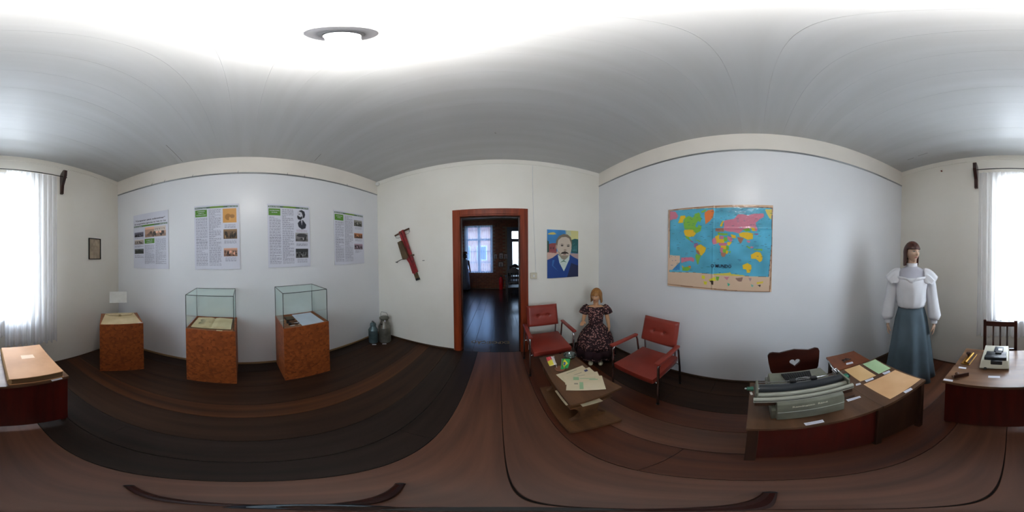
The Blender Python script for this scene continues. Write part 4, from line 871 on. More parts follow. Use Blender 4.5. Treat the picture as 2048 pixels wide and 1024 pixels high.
# ================================================================== TYPEWRITER DESK
DZ_ = .67
o = thing('writing_desk', 'small dark wooden desk carrying the grey wide typewriter', 'desk', (.68,-.41,0)); O = (.68,-.41,0)
G(O).prism([(.484,.010),(.466,-.492),(.892,-.492),(.880,.010)], .646, DZ_).build('desk_top', M_desk, o)
G(O).prism([(.463,-.494),(.462,-.832),(.900,-.836),(.892,-.494)], .645, DZ_-.0006).build('desk_top', M_desk, o)
for x,y in ((.51,-.012),(.505,-.505),(.482,-.805),(.865,-.012),(.872,-.808)): G(O).box(x-.018,x+.018,y-.018,y+.018,0,.646,bev=.003).build('leg', M_leg, o)
G(O).prism([(.503,-.030),(.500,-.488),(.512,-.488),(.515,-.030)], .06, .640).build('front_panel', M_mahog, o)
lab(G(O).prism([(.494,-.523),(.484,-.787),(.496,-.787),(.506,-.523)], .08, .640).build('front_panel', M_leg, o), 'plainer darker front panel')
G(O).box(.53,.85,-.018,-.006,.12,.640).build('side_panel', M_leg, o); G(O).box(.50,.85,-.814,-.802,.12,.640).build('side_panel', M_leg, o)
# folding leaf behind the desk
o = thing('side_table', 'small reddish wooden table top behind the desk holding dark clamp', 'table', (1.0,-.655,0)); O = (1.0,-.655,0)
G(O).prism([(1.103,-.536),(1.095,-.782),(.902,-.790),(.9015,-.520)], .658, .6725).build('table_top', M_shelf, o)
for x,y in ((.93,-.56),(.93,-.755),(1.075,-.56),(1.07,-.755)): G(O).box(x-.012,x+.012,y-.012,y+.012,0,.658).build('leg', M_leg, o)
o = thing('desk_clamp', 'dark brown metal clamp lying on reddish table', 'clamp', (.995,-.645,.6727)); 
g = G(); g.tube([(-.02,.03,.004),(.0,.01,.010),(.01,-.025,.006)], .005, 8).tube([(.01,.03,.006),(-.012,-.005,.012),(-.006,-.035,.005)], .005, 8); g.build('arm', M_heart, o, smooth=True)
G().lathe([(.0,0),(.010,0),(.010,.014),(.006,.022),(0,.024)],(0,.002,.0),16,False).build('knob', M_heart, o, smooth='auto')
# papers and cards
M_or = mat('orange_buff_paper', rgb(222,178,132), .7, col2=rgb(208,160,112), scale=(4,4,4)); M_grp = mat('pale_green_paper', rgb(178,206,160), .7, col2=rgb(162,192,146), scale=(4,4,4)); M_or2 = mat('buff_paper', rgb(222,184,132), .7, col2=rgb(210,168,114), scale=(4,4,4))
flat('paper_sheet', 'largest orange buff paper sheet at the front of the desk', 'paper', [(.684,-.561),(.681,-.818),(.489,-.821),(.489,-.559)], DZ_, M_or)
flat('paper_sheet', 'middle sized buff paper sheet between typewriter and green sheet', 'paper', [(.890,-.565),(.890,-.687),(.716,-.683),(.719,-.565)], DZ_, M_or2)
flat('paper_sheet', 'pale green paper sheet near the mannequin in white blouse', 'paper', [(.886,-.713),(.884,-.829),(.717,-.816),(.720,-.709)], DZ_, M_grp)
for pts, z, t_ in (([(.959,-.622),(.953,-.672),(.932,-.666),(.936,-.611)], .6727, 'beside the dark clamp on reddish table'),
    ([(.714,-.593),(.712,-.652),(.694,-.645),(.695,-.590)], DZ_, 'before the buff paper sheet'),
    ([(.712,-.530),(.708,-.556),(.693,-.552),(.695,-.519)], DZ_, 'half hidden by the typewriter knob'),
    ([(.712,-.730),(.704,-.787),(.684,-.776),(.689,-.727)], DZ_+.0014, 'before the green paper sheet'),
    ([(.609,-.403),(.602,-.474),(.588,-.471),(.589,-.401)], DZ_, 'by the small brown box on desk'),
    ([(.487,-.653),(.480,-.709),(.463,-.702),(.469,-.649)], DZ_+.0014, 'on desk edge before largest orange sheet'),
    ([(.502,-.174),(.505,-.243),(.486,-.241),(.483,-.175)], DZ_, 'on desk edge before the typewriter')):
    o = flat('label_card', 'small white label card '+t_, 'card', pts, z, M_white_card, .0012)
    c0 = Vector((*pts[0],0)); c1 = Vector((*pts[1],0)); c3 = Vector((*pts[3],0)); ctr = Vector((sum(p[0] for p in pts)/4, sum(p[1] for p in pts)/4, 0))
    q = []
    for a in (.36,.62):
        g = G(ctr+Vector((0,0,z))); pp = [c0+(c1-c0)*u+(c3-c0)*v for u, v in ((.1,a),(.9,a),(.9,a+.07),(.1,a+.07))]
        g.prism([(p.x,p.y) for p in pp], z+.0012, z+.0014).build('text_line', mat('grey_ink', rgb(150,150,170), .7), o)
o = thing('small_box', 'small brown wooden block box on desk beside typewriter', 'box', (.635,-.425,DZ_)); G().box(-.022,.022,-.030,.030,0,.018,bev=.003).build('box_body', M_leg, o); G().box(-.020,.020,-.028,.028,.018,.021).build('lid', M_grip, o)

# ================================================================== WIDE TYPEWRITER
TX, TY = .67, -.215
o = thing('typewriter', 'grey green wide carriage typewriter seen from behind on the desk', 'typewriter', (TX,TY,DZ_)); O = (TX,TY,DZ_)
M_tw = mat('typewriter_grey_green', rgb(126,128,112), .42, col2=rgb(104,104,90), scale=(9,9,9), bump=.05, bscale=(200,200,200)); M_tw2 = mat('typewriter_light_rail', rgb(164,164,150), .35); M_plat = mat('platen_black', rgb(38,42,46), .35); M_kn = mat('green_knob', rgb(44,112,88), .35)
def yprof(prof, y0, y1, name, m, smooth='auto', bev=0):
    """profile in (x,z) extruded along y"""
    g = G(O); a = [g.bm.verts.new(Vector((p[0],y0,p[1]))-g.o) for p in prof]; b = [g.bm.verts.new(Vector((p[0],y1,p[1]))-g.o) for p in prof]
    g.bm.faces.new(a); g.bm.faces.new(b[::-1]); n = len(prof)
    for i in range(n): g.bm.faces.new((a[i], b[i], b[(i+1)%n], a[(i+1)%n]))
    if bev:
        bmesh.ops.bevel(g.bm, geom=g.bm.edges[:], offset=bev, segments=3, affect='EDGES', profile=.5)
    ob = g.build(name, m, o, smooth=smooth); return ob
yprof([(.530,.690),(.530,.800),(.536,.832),(.552,.850),(.60,.856),(.66,.852),(.66,.690)], -.345, -.088, 'rear_cover', M_tw, bev=.004)
yprof([(.552,.672),(.552,.760),(.66,.765),(.84,.74),(.90,.712),(.90,.672)], -.358, -.072, 'base_housing', M_tw, bev=.004)
yprof([(.655,.76),(.655,.848),(.70,.858),(.79,.845),(.815,.80),(.82,.755)], -.352, -.078, 'front_cover', M_tw, bev=.005)
G(O).prism([(.668,-.155),(.668,-.265),(.762,-.282),(.762,-.138)], .846, .8605).build('type_basket', M_blackm, o)
for k in range(11):
    G(O).tube([(.665,-.165-k*.009,.864),(.755,-.150-k*.0118,.8625)], .0016, 5).build('type_bar', M_plat, o)
G(O).box(.5285,.5305,-.343,-.090,.7665,.7695).build('trim_line', mat('pale_line', rgb(196,200,190), .4), o)
t_ = text('Remington  Rand', .0155, mat('pale_badge', rgb(214,210,190), .35, .2), o, 'lettering', (.5315-TX, -.140-TY, .805-DZ_), 'LEFT', .001, .0004, (R_(90),0,R_(-90)), width=.130)
for yy in (-.335,-.097): G(O).lathe([(.0,0),(.012,0),(.012,.020),(0,.020)],(.575,yy,.670),12,False).build('foot', M_black, o)
# keyboard (side facing the chair)
for r_ in range(4):
    for k in range(11):
        G(O).lathe([(.0,0),(.0065,0),(.0068,.003),(.005,.006),(0,.006)],(.825+r_*.020,-.325+k*.0215+(r_%2)*.006,.775-r_*.014),10,False).build('key', M_black, o, smooth='auto')
# carriage
ca = G(O); ca.box(.560,.672,-.395,-.012,.858,.868,bev=.002); ca = ca.build('carriage', M_steel, o)
yprof([(.548,.846),(.548,.872),(.556,.878),(.566,.872),(.566,.846)], -.398, -.008, 'rear_rail', M_tw2)
yprof([(.5470,.856),(.5470,.860),(.549,.860),(.549,.856)], -.396, -.010, 'rail_groove', M_blackm)
yprof([(.570,.872),(.570,.886),(.580,.890),(.592,.882),(.592,.868)], -.392, -.014, 'paper_table_edge', M_tw2)
G(O).tube([(.612,-.375,.890),(.612,-.030,.890)], .0225, 28).build('platen', M_plat, o, smooth='auto')
G(O).tube([(.612,-.388,.890),(.612,-.018,.890)], .006, 10).build('platen_shaft', M_chrome, o, smooth='auto')
for yy in (-.382,-.020):
    G(O).box(.560,.660,yy-.005,yy+.005,.850,.912,bev=.003).build('end_plate', M_tw, o)
G(O).tube([(.640,-.378,.912),(.640,-.026,.912)], .0025, 8).build('paper_bail', M_chrome, o, smooth=True)
for yy in (-.165,-.255): 
    g = G(O).box(.628,.652,yy-.014,yy+.014,.900,.918,bev=.004); g.build('bail_roller', M_black, o, smooth='auto')
g = G(O).tube([(.650,-.170,.905),(.668,-.195,.898),(.668,-.228,.898),(.650,-.250,.905)], .003, 8); g.build('card_guide', M_chrome, o, smooth=True)
G(O).tube([(.612,-.008,.890),(.612,.004,.890)], .013, 16).build('platen_knob', M_kn, o, smooth='auto'); G(O).tube([(.612,.004,.890),(.612,.018,.890)], .010, 16).build('knob_cap', M_kn, o, smooth='auto'); G(O).ball((.612,.022,.890),.005,10).build('knob_tip', M_white, o, smooth=True)
g = G(O).tube([(.590,-.004,.878),(.588,.004,.876)], .009, 12); g.build('release_button', M_white, o, smooth='auto')
G(O).tube([(.612,-.390,.890),(.612,-.405,.890)], .017, 16).build('platen_knob', M_kn, o, smooth='auto'); G(O).tube([(.612,-.405,.890),(.612,-.413,.890)], .014, 16).build('knob_cap', M_black, o, smooth='auto')
g = G(O).tube([(.640,-.372,.905),(.668,-.360,.925),(.700,-.352,.965)], [.004,.0045,.003], 8).tube([(.640,-.382,.905),(.660,-.374,.925)], .004, 8).tube([(.628,-.360,.91),(.652,-.348,.932),(.650,-.372,.935)], .003, 8); g.build('return_lever', M_chrome, o, smooth=True)
G(O).tube([(.602,-.362,.895),(.640,-.345,.918)], .004, 8).build('release_lever', M_steel, o, smooth=True)
G(O).box(.565,.60,-.392,-.362,.800,.855,bev=.003).build('end_bracket', M_tw, o); G(O).box(.552,.575,-.396,-.348,.812,.842,bev=.003).build('under_rail', M_leg, o); G(O).box(.552,.575,-.086,-.012,.812,.842,bev=.003).build('under_rail', M_leg, o)

# ================================================================== WINDOW DESK
o = thing('small_desk', 'small reddish desk before the window with calculator and thick book', 'desk', (-.05,-1.14,0)); O = (-.05,-1.14,0)
for k, (a, b) in enumerate(((-.868,-1.08),(-1.082,-1.24),(-1.242,-1.385))):
    y0l = a-.034*(k==0); 
    G(O).prism([(.374,a),(.377,b),(-.488,b-.02),(-.488,a-.020)], .646, DZ_-(k*.0004)).build('top_board', M_deskw, o)
G(O).box(-.487,.368,-.915,-.903,.05,.645).build('front_panel', M_mahog, o)
for x,y in ((-.468,-.935),(.350,-.935),(-.468,-1.36),(.350,-1.34)): G(O).box(x-.018,x+.018,y-.018,y+.018,0,.646,bev=.003).build('leg', M_leg, o)
G(O).box(-.487,-.475,-1.34,-.955,.05,.645).build('side_panel', M_mahog, o); G(O).box(.356,.368,-1.32,-.955,.05,.645).build('side_panel', M_mahog, o)
# thick ledger
o = thing('ledger_book', 'thick tan antique ledger lying on small desk before curtain', 'book', (-.29,-1.12,DZ_)); O = (-.29,-1.12,DZ_)
M_tan = mat('tan_board', rgb(200,148,104), .6, col2=rgb(180,130,86), scale=(5,5,5))
G(O).box(-.449,-.132,-1.345,-.897,.675,.725).build('page_block', mat('brown_page_edges', rgb(128,96,62), .8, col2=rgb(92,66,40), scale=(3,3,160)), o)
G(O).box(-.455,-.128,-1.350,-.892,.725,.731,bev=.002).build('cover', M_tan, o); G(O).box(-.455,-.128,-1.350,-.892,.670,.675,bev=.001).build('back_cover', M_tan, o)
g = G(O); g.tube([(-.131,-1.348,.7),(-.131,-.895,.7)], .029, 14, ovl=.45); g.build('spine', mat('worn_spine', rgb(176,140,96), .65), o, smooth='auto')
G(O).prism([(-.255,-1.193),(-.347,-1.189),(-.348,-1.135),(-.252,-1.138)], .731, .7318).build('title_label', mat('pinkish_label', rgb(236,200,166), .6), o)
for pts, t_ in (([(.341,-1.073),(.289,-1.076),(.285,-1.055),(.337,-1.052)],'before the brass blotter'),([(.372,-.892),(.318,-.897),(.314,-.878),(.370,-.873)],'on corner of small desk'),([(.129,-1.0),(.058,-1.004),(.056,-.982),(.127,-.976)],'before the cream calculating machine'),([(-.369,-.889),(-.439,-.889),(-.438,-.873),(-.370,-.871)],'before the thick ledger'),):
    o = flat('label_card', 'small white label card '+t_, 'card', pts, DZ_, M_white_card, .0012)
flat('label_card', 'small white label card behind the thick ledger', 'card', [(-.146,-1.384),(-.201,-1.390),(-.199,-1.353),(-.146,-1.353)], DZ_, M_white_card, .0012)
# blotter
o = thing('ink_blotter', 'brass and wood rocker blotter on small desk near its card', 'blotter', (.312,-1.21,DZ_), R_(-6)); 
M_bras = mat('brass', rgb(176,132,62), .28, .9)
G().box(-.045,.020,-.085,.095,0,.006,bev=.002).build('base_plate', M_bras, o)
G().tube([(-.012,-.075,.014),(-.012,.085,.016)], .013, 12, ovl=1).build('bar', M_bras, o, smooth='auto'); G().box(-.040,-.020,-.075,.085,.006,.016,bev=.002).build('strip', M_grip, o)
G().lathe([(.0,0),(.010,0),(.008,.012),(.018,.026),(.019,.034),(.012,.044),(0,.047)],(.008,-.028,.010),18,False).build('knob', M_heart, o, smooth='auto'); 
o = thing('stamp_holder', 'dark wooden block holder with round knob on corner of small desk', 'stamp', (.293,-.958,DZ_), R_(40))
G().box(-.048,.048,-.020,.020,0,.006,bev=.001).build('base', M_grip, o); G().box(-.048,.048,.012,.019,.006,.034,bev=.001).build('side_board', M_heart, o)
G().lathe([(.0,0),(.007,0),(.006,.010),(.014,.020),(.014,.027),(0,.034)],(.02,-.004,.006),16,False).build('knob', M_grip, o, smooth='auto')
# calculating machine
o = thing('calculating_machine', 'cream calculating machine with black carriage on small desk', 'calculator', (.103,-1.20,DZ_)); O = (.103,-1.20,DZ_)
M_cr = mat('cream_enamel', rgb(206,202,184), .35, col2=rgb(192,188,170), scale=(8,8,8))
g = G(O); g.rings([[(.200,-1.075,.682),(.004,-1.080,.682),(.006,-1.375,.682),(.205,-1.370,.682)],[(.200,-1.075,.695),(.004,-1.080,.695),(.006,-1.375,.70),(.205,-1.370,.70)],[(.196,-1.115,.742),(.010,-1.12,.742),(.012,-1.345,.756),(.200,-1.342,.756)]]); bmesh.ops.bevel(g.bm, geom=g.bm.edges[:], offset=.005, segments=2, affect='EDGES', profile=.5); g.build('housing', M_cr, o, smooth='auto')
for x_,y_ in ((.185,-1.10),(.022,-1.105),(.185,-1.34),(.025,-1.345)): G(O).lathe([(.0,0),(.010,0),(.010,.013),(0,.013)],(x_,y_,.670),12,False).build('foot', M_black, o)
G(O).box(.022,.176,-1.160,-1.118,.740,.772,bev=.006).build('carriage_bar', M_plat, o, smooth='auto')
G(O).box(.050,.128,-1.122,-1.094,.715,.752,bev=.004).build('front_block', M_plat, o, smooth='auto')
G(O).box(.026,.172,-1.225,-1.158,.748,.768,bev=.005).build('carriage_deck', M_plat, o, smooth='auto')
G(O).box(.050,.118,-1.300,-1.215,.752,.774,bev=.004).build('paper_holder', mat('slate_plastic', rgb(60,66,76), .4), o, smooth='auto')
G(O).box(.060,.105,-1.216,-1.180,.766,.780,bev=.003).build('ribbon_slot', M_blackm, o)
G(O).box(.056,.088,-1.262,-1.228,.774,.777,bev=.001).build('silver_plate', M_alu, o)
g = G(O).tube([(.160,-1.076,.688),(.160,-1.066,.688)], .010, 12); g.build('side_knob', M_black, o, smooth='auto')
# ================================================================== TRIPOD UNDER THE VIEWPOINT
o = thing('camera_tripod', 'low black tripod with blue grey hub on the floor', 'tripod', (-.055,-.008,0)); O = (-.055,-.008,0)
for x, y in ((-.205,-.190),(-.165,.192),(.172,-.046)):
    G(O).tube([(x,y,.008),(-.055+(x+.055)*.1,-.008+(y+.008)*.1,.085)], [.0085,.010], 8).build('leg', M_heart, o, smooth='auto')
    G(O).ball((x,y,.010),.010,8).build('foot', M_black, o, smooth=True)
G(O).lathe([(.0,.07),(.022,.07),(.024,.075),(.024,.11),(.018,.12),(.0,.12)],(-.055,-.008,0),18,False).build('hub', mat('blue_grey_metal', rgb(70,84,96), .35, .6), o, smooth='auto')
G(O).tube([(-.055,-.008,.11),(-.006,0,.78)], .010, 12).build('pole', M_blackm, o, smooth='auto')
# ================================================================== FIGURES
def remesh_body(g, voxel, name, colfn, parent):
    me = g.mesh('tmp'); ob = bpy.data.objects.new('tmp', me); COL.objects.link(ob)
    m = ob.modifiers.new('r', 'REMESH'); m.mode = 'VOXEL'; m.voxel_size = voxel; m.use_smooth_shade = True
    s_ = ob.modifiers.new('s', 'SMOOTH'); s_.iterations = 3; s_.factor = .5
    dg = bpy.context.evaluated_depsgraph_get(); nm = bpy.data.meshes.new_from_object(ob.evaluated_get(dg)); bpy.data.objects.remove(ob)
    nm.name = name; co = np.empty(len(nm.vertices)*3, np.float32); nm.vertices.foreach_get('co', co); co = co.reshape(-1, 3)
    c = colfn(co); lin = np.where(c <= .04045, c/12.92, ((c+.055)/1.055)**2.4)
    ca = nm.color_attributes.new('Col', 'FLOAT_COLOR', 'POINT'); arr = np.ones((len(co), 4), np.float32); arr[:, :3] = lin; ca.data.foreach_set('color', arr.ravel())
    nm.materials.clear(); nm.materials.append(M_skin)
    nm.polygons.foreach_set('use_smooth', [True]*len(nm.polygons))
    o = bpy.data.objects.new(name, nm); COL.objects.link(o); o.parent = parent; return o
def limb(g, pts, rad):
    for i in range(len(pts)-1):
        a, b = Vector(pts[i]), Vector(pts[i+1]); g.tube([a, a.lerp(b,.5), b], [rad[i], (rad[i]+rad[i+1])/2, rad[i+1]], 12)
    for p, r in zip(pts, rad): g.ball(p, r, 12)
def add_head(g, c, k, yaw, pitch=0):
    """head with face, k = scale (1 = adult, chin to crown .225)"""
    N, Mv = 56, 44; rs = []
    R3 = Matrix.Rotation(yaw, 3, 'Z') @ Matrix.Rotation(pitch, 3, 'X')
    ex = math.exp
    for j in range(1, Mv):
        ph = math.pi*j/Mv; ring = []
        for i in range(N):
            a = 2*math.pi*i/N; dx, dy, dz = math.sin(ph)*math.sin(a), -math.sin(ph)*math.cos(a), math.cos(ph)
            x, y, z = dx*.074, dy*.094, dz*.113
            if z < -.01:
                t_ = (-.01-z)/.103
                x *= 1-.42*t_**1.3
                if y < 0: y = y*(1-.10*t_)-.004*t_
                else: y *= 1-.55*t_
            if y < 0:
                f = y/.094
                y -= .024*ex(-(x/.0115)**2)*max(0, min(1, (.022-z)/.045))*(1 if z > -.030 else ex(-((z+.030)/.007)**2))*abs(f)      # nose
                for sx in (-1, 1):
                    y += .011*ex(-((x-sx*.031)/.017)**2-((z-.010)/.012)**2)           # sockets
                    y -= .0045*ex(-((x-sx*.031)/.010)**2-((z-.009)/.006)**2)          # eyeballs
                    y -= .004*ex(-((x-sx*.032)/.02)**2-((z-.028)/.007)**2)            # brows
                    y -= .004*ex(-((x-sx*.040)/.018)**2-((z+.025)/.018)**2)           # cheeks
                y -= .0040*ex(-(x/.018)**2-((z+.050)/.0045)**2); y -= .0045*ex(-(x/.016)**2-((z+.060)/.005)**2)  # lips
                y += .0040*ex(-(x/.022)**2-((z+.0555)/.0025)**2); y += .004*ex(-(x/.02)**2-((z+.073)/.006)**2)
                y -= .009*ex(-(x/.020)**2-((z+.093)/.014)**2)                          # chin
            ring.append(c+R3 @ Vector((x*k, y*k, z*k)))
        rs.append(ring)
    g.rings(rs)
    for sx in (-1, 1):
        g.ball(c+R3 @ Vector((sx*.074*k, .008*k, -.004*k)), (.008*k, .016*k, .028*k), 10, M=R3.to_4x4())
    return R3
def face_colors(co, base, c, R3, k, lips, brow, eye):
    out = np.tile(np.array(base)/255., (len(co), 1))
    l = (co-np.array(c)) @ np.array(R3); l = l/k
    x, y, z = l[:,0], l[:,1], l[:,2]; fr = (y < -.045)
    def put(m, col): out[m & fr] = np.array(col)/255.
    put((np.abs(x)/.020)**2+((z+.0555)/.0085)**2 < 1, lips)
    for sx in (-1, 1):
        put(((x-sx*.031)/.0165)**2+((z-.010)/.0062)**2 < 1, (60,44,36)); put(((x-sx*.031)/.0135)**2+((z-.0085)/.0038)**2 < 1, (206,200,190)); put(((x-sx*.031)/.0055)**2+((z-.009)/.0046)**2 < 1, eye)
        put(((x-sx*.034)/.020)**2+((z-.030-.004*(1-((x-sx*.034)/.02)**2))/.0035)**2 < 1, brow)
    return out
def hand(g, w, d, across, nrm, s=1.0, curl=.35, thumb=1):
    """w wrist, d finger direction, across = towards thumb, nrm = palm side"""
    w, d, ac, n = Vector(w), Vector(d).normalized(), Vector(across).normalized(), Vector(nrm).normalized()
    for t_, o_ in ((.02,.0),(.045,.016),(.045,-.016),(.070,.026),(.070,.009),(.070,-.009),(.070,-.026)):
        g.ball(w+d*t_*s+ac*o_*s, (.017*s if t_ < .06 else .0115*s), 10)
    L = [.068,.078,.073,.056]; O_ = [.026,.009,-.009,-.026]
    for q in range(4):
        p0 = w+d*.074*s+ac*O_[q]*s; dd = (d+ac*(.06-.04*q)).normalized(); pts = [p0]; ang = curl*.5
        for seg, fr_ in enumerate((.45,.32,.23)):
            dv = (dd*math.cos(ang)+n*math.sin(ang)).normalized(); pts.append(pts[-1]+dv*L[q]*fr_*s); ang += curl
        limb(g, pts, [.0090*s,.0083*s,.0075*s,.0062*s])
    p = w+d*.028*s+ac*.020*s*thumb
    limb(g, [p, p+(d*.6+ac*.8*thumb+n*.25).normalized()*.032*s, p+(d*.6+ac*.8*thumb+n*.25).normalized()*.032*s+(d*.9+ac*.25*thumb+n*.35).normalized()*.028*s, p+(d*.6+ac*.8*thumb+n*.25).normalized()*.032*s+(d*.9+ac*.2*thumb+n*.4).normalized()*.050*s], [.0115*s,.0100*s,.0090*s,.0070*s])
def ering(z, rx, ry, cx=0, cy=0, n=48, fl=0, nf=0, ph=0, tilt=0):
    r = []
    for i in range(n):
        a = 2*math.pi*i/n; m = 1+fl*math.sin(nf*a+ph)
        r.append((cx+rx*m*math.sin(a), cy-ry*m*math.cos(a), z+tilt*math.cos(a)))
    return r
def cloth(name, rings_, m, parent, thick=0, cap=False):
    g = G(); g.rings(rings_, cap=cap); o = g.build(name, m, parent, smooth=True)
    if thick: 
        md = o.modifiers.new('t', 'SOLIDIFY'); md.thickness = thick; md.offset = -1
    return o
def bob_hair(name, c, R3, k, m, parent, front=.030, side=-.165, sc=1.13, nfr=55, flare=1.0, seed=1):
    """hair shell: fringe in front, straight bob at the sides and back"""
    r = random.Random(seed); N = 72; rs = []
    jit = [r.uniform(-.5, .5) for _ in range(N)]
    for j in range(1, 26):
        ring = []
        for i in range(N):
            a = -math.pi+2*math.pi*i/N; A = abs(math.degrees(a))
            t_ = min(1, max(0, (A-nfr)/16)); t_ = t_*t_*(3-2*t_)
            zb = front*(1-t_)+side*t_+.006*jit[i]*(.4+t_)
            q = j/25; zt = .128
            z = zt+(zb-zt)*(1-math.cos(min(q*1.0,1)*math.pi*.5))**1.0 if zb < 0 else zt+(zb-zt)*q**1.4
            zz = max(-.02, z); rad = math.sqrt(max(0.0, 1-(zz/.131)**2))
            if z < -.02: rad *= 1+(-.02-z)*.5*flare - max(0, -.12-z)*3.2*flare
            st = 1+.010*math.sin(i*1.9+jit[i]*2)*min(1, q*2)
            x, y = math.sin(a)*.083*rad*sc*st, -math.cos(a)*.103*rad*sc*st+.004
            ring.append(c+R3 @ Vector((x*k, y*k, z*k)))
        rs.append(ring)
    g = G(); g.rings(rs, cap=False); top = [g.bm.verts.new(c+R3 @ Vector((0, .004*k, .1305*k)))]
    g.bm.verts.ensure_lookup_table()
    for i in range(N): g.bm.faces.new((g.bm.verts[i], g.bm.verts[(i+1)%N], top[0]))
    o = g.build(name, m, parent, smooth=True); md = o.modifiers.new('t', 'SOLIDIFY'); md.thickness = .012*k; md.offset = -1; return o
def hair_mat(n, c1, c2): return mat(n, c1, .38, col2=c2, scale=(70,70,5), detail=3, lo=.3, hi=.7, bump=.4)

# ---- woman mannequin
WO = thing('mannequin', 'woman mannequin with auburn bob, white ruffled blouse and long slate skirt', 'mannequin', (.99,-1.43,0), math.atan2(-.566,-.824))
HCc = Vector((.0,-.015,1.605)); yaw = R_(36)
g = G(); R3 = add_head(g, HCc, .93, yaw)
limb(g, [(0,.012,1.40),(0,.008,1.46),(0,.0,1.53)], [.055,.049,.050])
g.ball((0,.02,1.36),(.165,.085,.075),16); g.ball((0,.0,1.26),(.135,.10,.13),16); g.ball((0,.01,1.10),(.115,.085,.12),16); g.ball((0,.01,.95),(.118,.088,.13),16)
for sx in (-1,1):
    limb(g, [(sx*.165,.01,1.375),(sx*.222,.015,1.11),(sx*.240,-.02,.865),(sx*.242,-.025,.835)], [.046,.036,.024,.022])
    limb(g, [(sx*.068,.01,.90),(sx*.085,.0,.48),(sx*.085,.02,.07)], [.062,.050,.033]); g.ball((sx*.085,-.03,.035),(.04,.10,.032),12)
    hand(g, (sx*.242,-.025,.83), (sx*.02,-.06,-1), (-sx*.25,-1,0), (-sx,0,0), .98, .22)
body = remesh_body(g, .0038, 'body', lambda co: face_colors(co, (204,170,146), HCc, R3, .93, (172,104,92), (84,50,36), (70,90,70)), WO)
bob_hair('hair', HCc, R3, .93, hair_mat('auburn_hair', rgb(86,36,20), rgb(48,18,10)), WO, .036, -.150, 1.10, 74, .25)
M_bl = mat('white_blouse_cotton', rgb(240,241,246), .75, scale=(3,3,3), bump=.25, bscale=(14,14,4)); M_lace = mat('translucent_yoke', rgb(200,200,212), .8)
cloth('blouse', [ering(1.020,.140,.112,nf=14,fl=.02),ering(1.040,.148,.120,nf=14,fl=.045),ering(1.085,.156,.128,nf=11,fl=.04),ering(1.16,.160,.130,nf=9,fl=.03),ering(1.24,.166,.142,nf=7,fl=.03),ering(1.31,.172,.132,cy=.004),ering(1.345,.170,.118,cy=.008)], M_bl, WO, .003)
lab(cloth('yoke', [ering(1.325,.169,.1225,cy=.008),ering(1.355,.170,.110,cy=.010),ering(1.390,.158,.093,cy=.014),ering(1.42,.135,.080,cy=.014),ering(1.445,.085,.066,cy=.012),ering(1.458,.060,.057,cy=.010)], M_lace, WO), 'sheer pale yoke')
cloth('collar', [ering(1.448,.066,.062,cy=.010),ering(1.462,.058,.056,cy=.010,nf=20,fl=.03),ering(1.492,.058,.056,cy=.008,nf=20,fl=.05)], M_bl, WO, .003)
# sweetheart ruffle on the chest
g = G()
g.grid(lambda u, v: ((u-.5)*.30, .004-.134*math.sqrt(max(0,1-((u-.5)*.30/.180)**2))-.006*v*(1-v)*4-.002*math.sin(u*50)*v, 1.352-.030*math.exp(-((u-.5)/.12)**2)+.012*(2*abs(u-.5))**2-.026*v), 60, 4)
g.build('chest_ruffle', M_bl, WO, smooth=True)
for sx in (-1,1):
    P = [(sx*.108,.012,1.405),(sx*.150,.012,1.385),(sx*.182,.012,1.345),(sx*.205,.014,1.25),(sx*.222,.015,1.13),(sx*.238,.0,1.00),(sx*.248,-.015,.91),(sx*.246,-.022,.865),(sx*.244,-.024,.86)]
    g = G(); g.tube(P, [.036,.055,.062,.060,.060,.064,.070,.050,.034], 28, cap=False); s_ = g.build('sleeve', M_bl, WO, smooth=True)
    g = G(); g.tube([(sx*.244,-.024,.870),(sx*.243,-.025,.825)], [.036,.034], 24, cap=False); q = g.build('cuff', M_bl, WO, smooth=True)
    # wide ruffle wing on the shoulder
    def rf(u, v, sx=sx):
        a = math.pi*u; w = max(0, math.sin(a))**.6
        fl = .010*math.sin(15*a)*v
        return (sx*(.128+(.015+.135*w)*v+fl*.4), .012-.100*math.cos(a)-.012*math.cos(a)*v, 1.300+.138*math.sin(a)-(.012+.085*w)*v**1.3+.022*math.sin(math.pi*v)*w+fl)
    g = G(); g.grid(rf, 56, 10); q = g.build('shoulder_ruffle', M_bl, WO, smooth=True); md = q.modifiers.new('t','SOLIDIFY'); md.thickness = .003
M_sk = mat('slate_blue_skirt', rgb(98,116,128), .8, col2=rgb(84,102,112), scale=(3,3,3))
def skr(z, rx, ry, f): return ering(z, rx, ry, 0, .01, 96, f, 9, .6)
sk = cloth('skirt', [skr(.018,.250,.230,.095),skr(.20,.236,.211,.088),skr(.45,.214,.184,.074),skr(.70,.190,.156,.055),skr(.88,.169,.129,.032),skr(.98,.146,.112,.01),skr(1.030,.134,.104,0),skr(1.055,.133,.103,0)], M_sk, WO, .003)
cloth('waistband', [ering(1.022,.138,.108,cy=.01),ering(1.056,.137,.107,cy=.01)], M_sk, WO, .004)

